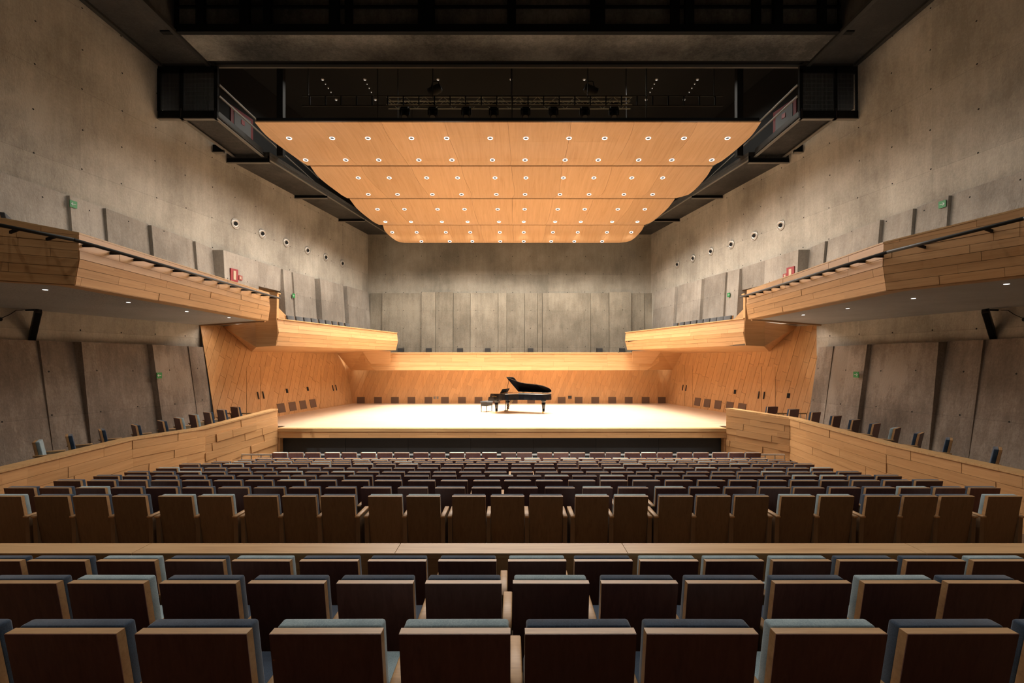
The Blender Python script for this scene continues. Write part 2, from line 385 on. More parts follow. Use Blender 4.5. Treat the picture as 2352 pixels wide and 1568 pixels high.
UL = [(-300,-90,290,362,.3,.2), (-85,153,365,447,.32,.17), (160,237,449,476,.27,.17), (243,341,478,515,.27,.17), (348,443,517,552,.3,.16), (449,495,554,574,.27,.15)]
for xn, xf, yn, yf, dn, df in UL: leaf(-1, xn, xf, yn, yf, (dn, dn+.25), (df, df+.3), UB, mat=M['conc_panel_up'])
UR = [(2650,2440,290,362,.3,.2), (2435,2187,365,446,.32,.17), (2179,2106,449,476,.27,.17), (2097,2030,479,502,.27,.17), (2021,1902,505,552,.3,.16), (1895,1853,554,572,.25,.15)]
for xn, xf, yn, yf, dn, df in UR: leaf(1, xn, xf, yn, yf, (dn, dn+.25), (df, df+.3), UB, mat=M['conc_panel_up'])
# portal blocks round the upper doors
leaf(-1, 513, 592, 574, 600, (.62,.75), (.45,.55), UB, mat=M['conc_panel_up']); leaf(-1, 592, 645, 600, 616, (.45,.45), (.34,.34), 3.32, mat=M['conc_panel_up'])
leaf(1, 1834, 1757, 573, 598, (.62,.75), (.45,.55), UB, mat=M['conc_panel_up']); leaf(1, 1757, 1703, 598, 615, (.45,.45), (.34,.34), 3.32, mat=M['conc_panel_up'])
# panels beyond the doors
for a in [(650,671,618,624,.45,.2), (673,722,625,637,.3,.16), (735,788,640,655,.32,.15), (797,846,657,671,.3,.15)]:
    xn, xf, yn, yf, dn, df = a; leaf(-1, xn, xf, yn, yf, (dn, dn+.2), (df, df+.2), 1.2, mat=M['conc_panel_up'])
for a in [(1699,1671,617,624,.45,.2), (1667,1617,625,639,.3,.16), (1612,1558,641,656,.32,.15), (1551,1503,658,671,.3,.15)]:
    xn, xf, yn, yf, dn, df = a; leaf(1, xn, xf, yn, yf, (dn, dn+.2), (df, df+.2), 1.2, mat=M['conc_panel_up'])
# panels on the back wall
xs = [851,879,970,1002,1042,1081,1144,1164,1205,1234,1245,1355,1397,1447,1478,1499]
ds = [.10,.16,.32,.29,.20,.24,.16,.12,.18,.14,.20,.16,.34,.16,.12]
for i in range(len(xs)-1):
    y = YB - ds[i]
    top = H + 4.52 + (.03 if ds[i] > .28 else 0)
    x0 = (xs[i]-CX)*YB/F; x1 = (xs[i+1]-CX)*YB/F
    lean = .10 if i not in (0, 14) else .0
    MB().loft([(x0+.01,y,top),(x1-.01,y,top),(x1-.01,YB+.02,top),(x0+.01,YB+.02,top)],
              [(x0+.01,y-lean,H+.1),(x1-.01,y-lean,H+.1),(x1-.01,YB+.02,H+.1),(x0+.01,YB+.02,H+.1)]).build('concrete_panel', M['conc_panel_b'], wb)
for px in (919, 984, 1056, 1120, 1219, 1378, 1430):
    p = P(px, 805, 31.8); hw = .17
    v = MB().box(p.x-hw, p.x+hw, 31.78, 32.4, H+.3, p.z+.17).build('vent', M['vent_dark'], wb)
    MB().box(p.x-hw, p.x+hw, 31.76, 31.80, p.z+.15, p.z+.18).build('vent_lip', M['flange'], v)

# floors ----------------------------------------------------------
ROWS = {  # depth, top edge py, left px of every seat back
 'D': (6.9, 1140, [-30,77,166,256,362,453,558,647,736,845,933,1038,1127,1216,1322,1412,1515,1602,1690,1796,1886,1992,2078,2163,2271]),
 'E': (7.77,1121, [8,89,172,253,334,417,500,582,663,747,828,913,999,1083,1167,1252,1339,1421,1507,1586,1667,1747,1826,1909,1990,2070,2150,2230]),
 'F': (8.64,1104.5, [122,199,272,346,417,490,562,636,708,784,860,937,1012,1087,1158,1231,1306,1380,1455,1530,1605,1678,1746,1819,1888,1961,2034,2105]),
 'G': (9.51,1093.5, [214,281,347,412,477,543,605,667,732,798,863,928,992,1058,1123,1187,1251,1315,1379,1443,1507,1571,1635,1700,1762,1826,1890,1953,2016]),
 'H': (10.38,1084.5, [285,344,404,463,523,582,640,700,760,818,877,936,995,1054,1112,1173,1230,1289,1347,1405,1463,1522,1579,1637,1696,1753,1811,1869,1928]),
 'I': (11.25,1075.5, [358,413,469,522,577,632,686,741,796,851,904,958,1012,1066,1120,1174,1227,1282,1335,1388,1441,1494,1547,1600,1653,1706,1759,1812,1867]),
 'J': (12.12,1066.5, [411,460,511,562,612,661,711,761,811,863,915,967,1020,1071,1123,1175,1228,1280,1330,1382,1433,1485,1534,1583,1632,1679,1729,1778,1827]),
 'K': (12.99,1061.5, [485,532,579,626,671,716,763,810,857,904,950,998,1046,1094,1143,1192,1238,1283,1329,1375,1423,1468,1513,1559,1606,1652,1698,1743,1791]),
 'L': (13.86,1057, [546,590,634,678,722,765,808,851,895,937,982,1024,1067,1112,1159,1204,1248,1293,1338,1383,1426,1468,1510,1553,1595,1638,1680,1723,1766]),
 'M': (14.73,1053, [586,626,668,708,749,790,830,872,911,952,992,1034,1077,1120,1161,1204,1247,1288,1329,1368,1408,1448,1487,1528,1568,1608,1647,1687,1728]),
 'N': (15.6,1040, [624,661,700,745,784,828,866,905,949,988,1032,1069,1107,1151,1188,1234,1272,1310,1355,1392,1436,1474,1511,1556,1594,1638,1676,1714]),
 'A': (2.08,1456, [-291,9,309,618,916,1206,1486,1783,2086,2386]),
 'B': (3.03,1340, [-48,153,365,568,772,976,1178,1382,1580,1781,1987,2180]),
 'C': (3.98,1289, [-90,60,220,377,531,687,844,1006,1167,1320,1471,1622,1777,1930,2085,2238]),
}
SEAT_H = .93
def rowtop(r): return H - (ROWS[r][1]-CY)*ROWS[r][0]/F
def rowfloor(r): return rowtop(r) - SEAT_H
order = 'ABCDEFGHIJKLMN'
mb = MB()
mb.box(-16, 16, -6, 1.75, 0, rowfloor('A')+.24)
for i, r in enumerate(order):
    y0 = ROWS[r][0]-.32
    y1 = ROWS[order[i+1]][0]-.32 if i+1 < len(order) else 19.0
    if r == 'C': y1 = 5.4
    if r == 'D': y0 = 5.4
    mb.box(-12.5, 12.5, y0, y1, -.6, rowfloor(r))
struct(mb.build('floor', M['floor']), 'dark stepped floor of the audience seating')
# parapets of the side terraces ------------------------------------
PAR = {-1: [(-8.85,18.2,-1.83), (-9.66,15.2,-2.12), (-9.67,12.3,-1.99), (-9.3,8.8,-2.0), (-9.1,5.6,-2.0)],
        1: [(8.08,18.2,-1.80), (9.55,16.6,-1.97), (9.31,12.0,-2.07), (9.1,8.6,-2.02), (9.0,5.6,-2.02)]}
def parapet(s):
    nm = 'left' if s < 0 else 'right'
    pl = [Vector((x, y, H+h)) for x, y, h in PAR[s]]
    mb = MB()
    for i in range(len(pl)-1):
        a, b = pl[i], pl[i+1]
        mb.loft([(a.x,a.y,0),(a.x,a.y,a.z-.03),(a.x+s*.22,a.y,a.z-.03),(a.x+s*.22,a.y,0)], [(b.x,b.y,0),(b.x,b.y,b.z-.03),(b.x+s*.22,b.y,b.z-.03),(b.x+s*.22,b.y,0)])
    body = mb.build('terrace_parapet', M['oak_backing'])
    tag(body, 'oak plank parapet wall in front of the %s side seats' % nm, 'parapet')
    for i in range(len(pl)-1):
        a, b = pl[i], pl[i+1]
        lo = .12 if i == 0 else .6
        near = (0, 10, H)
        clad(body, [(a.x,a.y,lo),(b.x,b.y,lo),(b.x,b.y,b.z-.03),(a.x,a.y,a.z-.03)], b-a, .24, 1.15 if i == 0 else 1.5, M['oak_h'], proud=(.01,.06) if i == 0 else (.012,.035), toward=near, minw=.5)
    mb = MB()
    for i in range(len(pl)-1):
        a, b = pl[i], pl[i+1]
        mb.loft([(a.x-s*.05,a.y,a.z-.03),(a.x-s*.05,a.y,a.z+.02),(a.x+s*.26,a.y,a.z+.02),(a.x+s*.26,a.y,a.z-.03)],
                [(b.x-s*.05,b.y,b.z-.03),(b.x-s*.05,b.y,b.z+.02),(b.x+s*.26,b.y,b.z+.02),(b.x+s*.26,b.y,b.z-.03)])
    mb.build('cap', M['oak_cap'], body)
    # end post of the parapet at the stage
    a = pl[0]
    MB().box(min(a.x, a.x+s*.24), max(a.x, a.x+s*.24), 18.2, 18.24, .1, a.z).build('end_board', M['oak_h'], body)
    # terrace floor
    q = [(p.x+s*.2, p.y, ZS-.17) for p in pl]
    out = [(wallx(s, y)-s*.02, y, ZS-.17) for y in (5.6, 18.9)]
    poly = [(pl[0].x+s*.2, 18.9, ZS-.17)] + q + [out[0], out[1]]
    struct(MB().prism(poly, (0,0,-.25)).build('floor_terrace_'+nm, M['floor']), 'floor of the %s side seating terrace' % nm)
for s in (-1, 1): parapet(s)

# stage -------------------------------------------------------------
def woodx(s, y, h):      # leaning oak stage side walls
    return -(14.92-.187*y+.215*(h+2.55)) if s < 0 else 15.76-.224*y+.15*(h+2.55)
XL, XR, YF, YBK = -8.85, 8.08, 18.2, 28.9
poly = [(XL,YF),(XR,YF),(XR,18.9),(woodx(1,18.9,-2.55)+.1,18.9),(woodx(1,YBK,-2.55)+.1,YBK+.1),(woodx(-1,YBK,-2.55)-.1,YBK+.1),(woodx(-1,18.9,-2.55)-.1,18.9),(XL,18.9)]
stage = MB().prism([(x,y,ZS) for x, y in poly], (0,0,-.12)).build('floor_stage', M['oak_stage'])
struct(stage, 'pale oak stage floor brightly lit from above')
ff = MB().box(XL, XR, YF+.03, YF+.3, ZS-.36, ZS-.12).build('trim_stage_front', M['oak_backing'])
struct(ff, 'oak fascia along the front edge of the stage')
MB().box(XL, XR, YF-.02, YF+.3, ZS-.12, ZS+.004).build('nosing', M['oak_cap'], ff)
clad(ff, [(XL,YF+.03,ZS-.36),(XR,YF+.03,ZS-.36),(XR,YF+.03,ZS-.12),(XL,YF+.03,ZS-.12)], (1,0,0), .12, 2.2, M['oak_h'])
pit = MB().box(-8.76, 8.0, YF+.32, YF+.4, .06, ZS-.36).build('wall_pit', M['pit'])
struct(pit, 'dark charcoal panel wall below the stage front')
for k in range(7):
    x0 = -8.76+k*16.76/7
    MB().box(x0+.01, x0+16.76/7-.01, YF+.30, YF+.33, .08, ZS-.36).build('panel', M['pit'], pit)
for x0, x1 in ((XL, -8.76), (8.0, XR)):
    MB().box(x0, x1, YF+.05, YF+.4, .06, ZS-.36).build('jamb', M['oak_h'], ff)
# back wall of the stage
A_ = P(810,928,YBK); B_ = P(1542,928,YBK)
zt = H+.5
bw = MB().box(A_.x-.9, B_.x+.7, YBK, YBK+.2, ZS-.1, zt).build('wall_stage_back', M['oak_backing'])
struct(bw, 'oak wall of slanting planks behind the stage')
clad(bw, [(A_.x-.1,YBK,ZS),(B_.x+.1,YBK,ZS),(B_.x+.6,YBK,zt),(A_.x-.8,YBK,zt)], (.43,0,1), .26, 1.9, M['oak_v'], proud=(.008,.014), gap=.004, toward=(0,0,2))
for px in (829,868,907,945,984,1022,1061,1099,1140,1180,1220,1290,1329,1367,1406,1444,1483,1520):
    c = P(px, 919, YBK-.02)
    v = MB().box(c.x-.23, c.x+.23, YBK-.03, YBK+.01, c.z-.2, c.z+.2).build('vent', M['vent'], bw)
    mb = MB()
    for k in range(6): mb.box(c.x-.22, c.x+.22, YBK-.035, YBK-.028, c.z-.18+k*.066, c.z-.155+k*.066)
    mb.build('louvre', M['vent'], v)
def outlet(parent, px, py, y):
    c = P(px, py, y); return MB().box(c.x-.1, c.x+.1, y-.05, y, c.z-.08, c.z+.08).build('outlet_box', M['vent_dark'], parent)
outlet(bw, 1309, 912, YBK-.02)
for px in (998, 1005):
    c = P(px, 913, YBK-.02); MB().box(c.x-.05, c.x+.05, YBK-.04, YBK, c.z-.07, c.z+.07).build('socket', M['flange'], bw)
# side walls of the stage
def stage_side(s):
    nm = 'left' if s < 0 else 'right'
    SLANT = Vector((0, .62, 1)) if s < 0 else Vector((0, -.2, 1))
    def q(y, h): return Vector((woodx(s,y,h), y, H+h))
    y0b, y0t = (18.66, 18.96) if s < 0 else (18.75, 18.95)
    pts = [q(y0b,-2.62), q(YBK,-2.62), q(YBK,1.44), q(y0t,1.44)]
    b_ = backing('wall_stage_'+nm, pts, .03, M['oak_backing'], toward=(0,24,3))
    struct(b_, 'leaning oak plank wall at the %s of the stage' % nm)
    clad(b_, pts, SLANT, .30, 1.5, M['oak_v'], proud=(.012,.022), gap=.01, toward=(0,24,3), minw=.4)
    nrm = (pts[1]-pts[0]).cross(pts[3]-pts[0]).normalized()
    if nrm.dot(Vector((0,24,3))-pts[0]) < 0: nrm.negate()
    def onwall(px, h):   # wall point seen at column px, at height h
        a = (px-CX)/F
        y = (15.468-.215*2.55+.215*(h+2.55)-.0)/(-a+.187) if s < 0 else (15.76+.15*(h+2.55))/(a+.224)
        if s < 0: y = (14.92+.215*(h+2.55))/(-a+.187)
        return y
    def plate(name, ya, yb, h0, h1, mat, par, pr=.05):
        qa = [q(ya,h0), q(yb,h0), q(yb,h1), q(ya,h1)]
        return MB().prism([p+nrm*pr for p in qa], -nrm*(pr-.005)).build(name, mat, par)
    # vents low on the wall
    for px in ((645,671,695,718) if s < 0 else (1603,1625,1650,1677,1705)):
        y = onwall(px, -2.2)
        v = plate('vent', y-.25, y+.25, -2.42, -2.0, M['vent'], b_, .035)
        for k in range(5): pass
    for px, h in (((658,-1.45),(706,-1.45)) if s < 0 else ((1689,-1.5),(1812,-1.45))):
        y = onwall(px, h); plate('switch_panel', y-.07, y+.07, h-.1, h+.1, M['hole'], b_, .035)
    # two double doors
    for (pa, pb), hd in ((((565,628),-.28), ((736,797),-.28)) if s < 0 else (((1782,1720),-.27), ((1592,1556),-.27))):
        ya, yb = onwall(pa, -1), onwall(pb, -1); ym = (ya+yb)/2
        for i, (u, v_) in enumerate(((ya, ym), (ym, yb))):
            ca, cm, cz = pa, (pa+pb)/2, pb
            c0, c1 = (ca, cm) if i == 0 else (cm, cz)
            qq = [q(onwall(c0,-2.53)+.012,-2.53), q(onwall(c1,-2.53)-.012,-2.53), q(onwall(c1,hd)-.012,hd), q(onwall(c0,hd)+.012,hd)]
            dq = [p+nrm*.024 for p in qq]
            dl = MB().prism(dq, -nrm*.02).build('door_leaf', M['oak_backing'], b_)
            clad(dl, dq, SLANT, .30, 3.4, M['oak_v'], proud=(.006,.010), gap=.006, toward=(0,24,3), name='door_plank')
            yh = onwall((pa+pb)/2, -1.55) + (-.16 if i == 0 else .16)
            hh = [q(yh-.022,-1.70), q(yh+.022,-1.70), q(yh+.022,-1.38), q(yh-.022,-1.38)]
            MB().prism([p+nrm*.08 for p in hh], -nrm*.03).build('door_handle', M['vent_dark'], dl)
    return b_
for s in (-1, 1): stage_side(s)

# choir ledge behind the stage ---------------------------------------
def poly_body(name, pts_front, vec, mat, parent=None): return MB().prism(pts_front, vec).build(name, mat, parent)
yT, yK, yBt = 27.76, 27.76, 27.72
zT = P(1176,812,yT).z; zK = P(1176,831,yK).z; zB = P(1176,850,yBt).z
xl_t, xl_b = P(838,812,yT).x, P(862,850,yBt).x
xr_t, xr_b = P(1514,812,yT).x, P(1486,850,yBt).x
mb = MB()
mb.loft([(xl_t,yT,zT),(xl_t,yK,zK),(xl_b,yBt,zB),(xl_b,YBK,zB),(xl_t,YBK,zT)], [(xr_t,yT,zT),(xr_t,yK,zK),(xr_b,yBt,zB),(xr_b,YBK,zB),(xr_t,YBK,zT)])
mb.box(wallx(-1,31)-.2, wallx(1,31)+.2, YBK, YB, zB, H+.1)
ledge = mb.build('choir_gallery', M['oak_backing'])
tag(ledge, 'straight oak plank gallery front across the back of the stage', 'gallery')
xm_l = (xl_t+xl_b)/2; xm_r = (xr_t+xr_b)/2
clad(ledge, [(xl_t,yK,zK),(xr_t,yK,zK),(xr_t,yT,zT),(xl_t,yT,zT)], (1,0,0), .23, 2.4, M['oak_h'], proud=(.012,.016), toward=(0,0,H))
clad(ledge, [(xl_b,yBt,zB),(xr_b,yBt,zB),(xr_t,yK,zK),(xl_t,yK,zK)], (1,0,0), .24, 2.4, M['oak_h'], proud=(.012,.016), toward=(0,0,H-2))
MB().box(xl_t, xr_t, yT-.04, yT+.2, zT, zT+.03).build('cap', M['oak_cap'], ledge)
MB().prism([(xl_b,yBt,zB),(xr_b,yBt,zB),(xr_b,YBK,zB),(xl_b,YBK,zB)], (0,0,-.01)).build('soffit', M['oak_h'], ledge)

# side choir boxes ----------------------------------------------------
def choir_box(s):
    nm = 'left' if s < 0 else 'right'
    g = (lambda l, r: l if s < 0 else r)
    YN, YFAR = 18.0, 27.5
    nt_ = P(*g((636,733),(1711,732)), YN); nk = P(*g((639,762),(1708.5,762)), YN); nb = P(*g((635,793.5),(1712,793)), YN)
    ft = P(*g((911,765),(1438,764)), YFAR); fk = P(*g((913,784),(1436.5,783)), YFAR); fb = P(*g((908,804),(1442,803)), YFAR)
    cb = P(*g((589,797),(1754.7,795)), YN); ct = P(*g((589,741),(1754.7,737)), YN)
    a3 = Vector((woodx(s,20.1,1.42), 20.1, H+1.42)); d3 = Vector((woodx(s,21.45,.405), 21.45, H+.405)); w3 = Vector((woodx(s,28.3,.43), 28.3, H+.43))
    t = Vector((s*.14, 0, 0))
    mb = MB()
    mb.loft([nt_, nk, nb, nb+t, nt_+t], [ft, fk, fb, fb+t, ft+t])
    body = mb.build('choir_balcony', M['oak_backing'])
    tag(body, 'oak clad balcony box with folded front, %s of the stage' % nm, 'balcony')
    tw = (0, 20, H)
    clad(body, [nk, fk, ft, nt_], ft-nt_, .17, 2.0, M['oak_h'], proud=(.012,.018), toward=tw)
    clad(body, [nb, fb, fk, nk], fb-nb, .17, 2.0, M['oak_h'], proud=(.012,.018), toward=tw)
    MB().loft([nt_-t*.4, nt_+t*1.2, nt_+t*1.2+Vector((0,0,.035)), nt_-t*.4+Vector((0,0,.035))], [ft-t*.4, ft+t*1.2, ft+t*1.2+Vector((0,0,.035)), ft-t*.4+Vector((0,0,.035))]).build('cap', M['oak_cap'], body)
    # end closing of the far end
    MB().prism([ft, fk, fb, fb+t*6, ft+t*6], (0, .1, 0)).build('end_panel', M['oak_h'], body)
    # near end face with the taller stair guard above it
    up = P(*g((637,674),(1711,676)), YN); up2 = P(*g((585,674),(1758,676)), YN)
    MB().prism([p-Vector((0,.03,0)) for p in (cb, nb, nk, nt_, up, Vector((up2.x, YN, up.z)))], (0, .16, 0)).build('near_end_panel', M['oak_h'], body)
    MB().box(min(up.x,up2.x)-.03, max(up.x,up2.x)+.03, YN-.03, YN+.2, up.z, up.z+.04).build('guard_cap', M['oak_cap'], body)
    # flank running back to the wall and the soffit
    MB().add([cb, Vector((cb.x,YN,H+1.45)), a3, d3, cb+Vector((0,.1,0)), Vector((cb.x,YN+.1,H+1.45)), a3+Vector((0,.1,0)), d3+Vector((0,.1,0))],
             [(0,1,2,3),(7,6,5,4),(0,4,5,1),(1,5,6,2),(2,6,7,3),(3,7,4,0)]).build('flank', M['oak_h'], body)
    up1 = Vector((0,0,.06))
    sp = [cb, nb, fb, w3, d3]
    MB().add(sp+[p+up1 for p in sp], [(0,1,2),(0,2,3),(0,3,4),(5,6,7),(5,7,8),(5,8,9),(0,1,6,5),(1,2,7,6),(2,3,8,7),(3,4,9,8),(4,0,5,9)]).build('soffit', M['oak_h'], body)
    # balcony floor
    fl = [nb+t+Vector((0,0,.5)), fb+t+Vector((0,0,.5)), Vector((woodx(s,27.5,.9)-s*.02,27.5,fb.z+.5)), Vector((woodx(s,21.6,.9)-s*.02,21.6,fb.z+.5))]
    MB().prism(fl, (0,0,-.05)).build('balcony_floor', M['floor'], body)
    # fold that drops to the choir ledge
    q = [P(*g((774,811),(1576,809)),28.25), P(*g((834,806.5),(1517,806)),27.5), P(*g((862,850),(1486,849)),27.9), P(*g((806,850),(1546,849)),28.88)]
    MB().prism(q, (0, .08, .05)).build('drop_fold', M['oak_h'], body)
    q2 = [P(*g((832,806),(1519,806)),27.5), P(*g((896,806),(1453,806)),27.52), P(*g((896,851),(1453,850)),27.86), P(*g((862,851),(1486,850)),27.86)]
    MB().prism(q2, (0, .1, 0)).build('drop_cheek', M['oak_h'], body)
    # sloped stair guard seen past the end of the balcony
    sg = [P(*g((637,704),(1711,706)),18.9), P(*g((660,727),(1687,731)),20.5), P(*g((660,745),(1687,745)),20.5), P(*g((637,745),(1711,745)),18.9)]
    MB().prism(sg, (s*.1,0,0)).build('stair_guard', M['oak_h'], body)
    return body
for s in (-1, 1): choir_box(s)

# upper doors on the side walls
for s in (-1, 1):
    pa, pb = ((594, 648) if s < 0 else (1755, 1701))
    ya, yb = wally(s, pa, .06), wally(s, pb, .06)
    def dq(y0, y1, h0, h1, d): return [Vector((wallx(s,y,d),y,H+h)) for y, h in ((y0,h0),(y1,h0),(y1,h1),(y0,h1))]
    fr = MB().prism(dq(ya, yb, 1.0, 3.32, .07), (s*.1,0,0)).build('door_%d' % (1 if s < 0 else 2), M['oak_cap'])
    struct(fr, 'oak door in the concrete wall of the %s upper balcony' % ('left' if s < 0 else 'right'))
    ym = (ya+yb)/2
    for u, v in ((ya+.12, ym-.01), (ym+.01, yb-.12)):
        MB().prism(dq(u, v, 1.0, 3.2, .10), (s*.03,0,0)).build('door_leaf', M['oak_v'], fr)

# ================================================================== audience balconies
def audience_balcony(s):
    nm = 'left' if s < 0 else 'right'
    zs, zt = H+1.40, H+2.34
    pl = [(-8.55,16.9), (-8.08,8.94), (-8.94,8.45), (-11.3,7.1), (-13.9,5.6)] if s < 0 else [(7.99,16.3), (7.49,9.66), (8.36,7.9), (9.6,5.3), (10.6,3.2)]
    fold = .07
    we = (wallx(s, 18.95), 18.95) if s < 0 else (wallx(s, 18.7), 18.7)
    root_poly = [(p[0]+s*.30, p[1]) for p in pl] + [(wallx(s, pl[-1][1]), pl[-1][1]), we]
    slab = MB().prism([(x, y, zs) for x, y in root_poly], (0,0,.3)).build('audience_balcony', M['soffit'])
    tag(slab, 'cantilevered %s balcony with oak plank front and grey underside' % nm, 'balcony')
    zk = zs + .48
    mbk = MB(); cap = MB(); strip = MB()
    for i in range(len(pl)-1):
        (ax, ay), (bx, by) = pl[i], pl[i+1]
        ak = (ax-s*fold, ay); bk = (bx-s*fold, by)
        at = (ax-s*.058, ay); bt = (bx-s*.058, by)
        ztA = zt + (.0 if i < 2 else .12); ztB = zt + (.0 if i < 1 else .12)
        A = [(ax,ay,zs),(ak[0],ak[1],zk),(at[0],at[1],ztA),(ax+s*.2,ay,ztA),(ax+s*.2,ay,zs)]
        B = [(bx,by,zs),(bk[0],bk[1],zk),(bt[0],bt[1],ztB),(bx+s*.2,by,ztB),(bx+s*.2,by,zs)]
        mbk.loft(A, B)
        cap.loft([(at[0]-s*.02,ay,ztA),(at[0]-s*.02,ay,ztA+.03),(ax+s*.22,ay,ztA+.03),(ax+s*.22,ay,ztA)], [(bt[0]-s*.02,by,ztB),(bt[0]-s*.02,by,ztB+.03),(bx+s*.22,by,ztB+.03),(bx+s*.22,by,ztB)])
        strip.loft([(ax,ay,zs-.012),(ax+s*.34,ay,zs-.012),(ax+s*.34,ay,zs+.01),(ax,ay,zs+.01)], [(bx,by,zs-.012),(bx+s*.34,by,zs-.012),(bx+s*.34,by,zs+.01),(bx,by,zs+.01)])
        tw = (0, (ay+by)/2-(0 if i == 0 else 6), H+1)
        d = Vector((bx-ax, by-ay, 0))
        fr = fascia_parent = None
        PL.append((slab, [(ax,ay,zs),(bx,by,zs),(bk[0],bk[1],zk),(ak[0],ak[1],zk)], d, tw))
        PL.append((slab, [(ak[0],ak[1],zk),(bk[0],bk[1],zk),(bt[0],bt[1],ztB),(at[0],at[1],ztA)], d, tw))
    mbk.build('parapet_core', M['oak_backing'], slab)
    cap.build('cap', M['oak_cap'], slab); strip.build('soffit_edge', M['oak_cap'], slab)
    ax, ay = pl[0]
    MB().prism([(ax-s*.015,ay,zs-.01),(ax-s*(fold+.015),ay,zk),(ax+s*.0,ay,zt),(ax+s*.22,ay,zt),(ax+s*.34,ay,zs-.01)], (0,.03,0)).build('end_board', M['oak_h'], slab)
    # far edge trim of the slab
    MB().bar((ax+s*.1, ay+.03, zs+.12), (we[0], we[1]+.03, zs+.12), .05, .34).build('end_trim', M['oak_h'], slab)
    for q, pts, d, tw in PL: clad(q, pts, d, .16, 1.5, M['oak_h'], proud=(.01,.022), toward=tw, minw=.5)
    PL.clear()
    # handrail with brackets
    hr = [(-8.2,17.1,2.2), (-7.76,8.57,2.14), (-8.58,8.1,2.27), (-11,6.7,2.3)] if s < 0 else [(7.7,16.3,2.14), (7.2,9.28,2.08), (8.03,7.59,2.23), (9.2,5.2,2.3)]
    mb = MB()
    for a, b in zip(hr, hr[1:]): mb.tube((a[0],a[1],H+a[2]), (b[0],b[1],H+b[2]), .032)
    rail = mb.build('handrail', M['dark_steel'], slab, True)
    def lerp(seg, t): a, b = hr[seg], hr[seg+1]; return Vector((a[0]+(b[0]-a[0])*t, a[1]+(b[1]-a[1])*t, H+a[2]+(b[2]-a[2])*t))
    nbk = 13
    for k in range(nbk):
        p = lerp(0, (k+.3)/nbk); (x0,y0),(x1,y1) = pl[0], pl[1]; tt = (p.y-y0)/(y1-y0)
        fx = x0+(x1-x0)*tt
        MB().bar(p, (fx+s*.03, p.y, p.z), .03, .05).build('bracket', M['black'], rail)
    for tt in (.25, .75):
        p = lerp(1, tt); MB().bar(p, (p.x+s*.38, p.y+.22, p.z), .03, .05).build('bracket', M['black'], rail)
    # recessed lamps in the underside
    for px, py in (((104,665),(295,694),(429,715),(526,729)) if s < 0 else ((2312,652),(2098,685),(1947,708),(1845,723))):
        y = 1.40*F/(CY-py); x = (px-CX)*y/F
        l_ = MB().lathe([(.042,0),(.042,-.008)], 14, (x,y,zs)).build('downlight', M['led_soft'], slab); lamp('balcony_downlight_lamp', 'SPOT', (x,y,zs-.03), BALC_ENERGY, (1,.92,.82), spot_size=math.radians(165), spot_blend=.4, shadow_soft_size=.04)
    return slab
PL = []
for s in (-1, 1): audience_balcony(s)

# ================================================================== steelwork and beams overhead
def zz(h): return H+h
for s in (-1, 1):
    nm = 'left' if s < 0 else 'right'
    x0, x1 = (-12.45, -10.75) if s < 0 else (10.5, 12.15)
    b_ = MB().box(x0, x1, -5.9, 17.1, zz(10.5), zz(12.8)).build('ceiling_beam_'+nm, M['dark_conc'])
    struct(b_, 'dark painted longitudinal beam below the ceiling, %s' % nm)
    xi = x1 if s < 0 else x0; xo = x0 if s < 0 else x1
    for xe in (xi, xo):
        MB().box(xe-.07, xe+.07, -5.9, 17.15, zz(10.42), zz(10.52)).build('edge_channel', M['dark_steel'], b_)
cb_ = MB().box(-10.7, 10.45, 15.55, 16.95, zz(10.5), zz(12.8)).build('ceiling_beam_cross', M['grey_conc'])
struct(cb_, 'grey smeared concrete beam crossing the hall in front of the canopy')
MB().box(-10.6, 10.35, 16.95, 17.25, zz(10.56), zz(10.9)).build('recess_channel', M['black'], cb_)
MB().box(-10.6, 10.35, 17.25, 17.32, zz(10.46), zz(10.56)).build('flange', M['flange'], cb_)
# lattice screen above the cross beam
scr = MB().box(-11.2, 10.9, 15.38, 15.54, zz(10.46), zz(10.70)).build('gantry_screen', M['black'])
tag(scr, 'black steel gantry frame with mesh panels at the top of the hall', 'gantry')
MB().box(-11.2, 10.9, 15.42, 15.5, zz(11.27), zz(11.33)).build('rail', M['black'], scr)
POSTS = [(390,407),(452,470),(552,573),(606,623),(757,779),(793,809),(961,998),(1165,1185),(1356,1389),(1541,1560),(1573,1593),(1728,1746),(1776,1796),(1880,1896),(1940,1960)]
for a, b in POSTS:
    x0, x1 = P(a,0,15.45).x, P(b,0,15.45).x
    MB().box(x0, x1, 15.38, 15.54, zz(10.7), zz(12.75)).build('post', M['black'], scr)
for k in range(10):
    x0 = -10.6+k*2.1
    pn = MB().box(x0+.02, x0+2.08, 17.3, 20.2, zz(12.62), zz(12.64)).build('mesh_panel', M['mesh'], ceil_)
    mb = MB()
    for xx in (x0+.7, x0+1.4): mb.box(xx-.015, xx+.015, 17.3, 20.2, zz(12.60), zz(12.62))
    for yy in (17.9, 18.8): mb.box(x0, x0+2.1, yy, yy+.03, zz(12.60), zz(12.62))
    mb.build('mesh_frame', M['dark_steel'], pn)

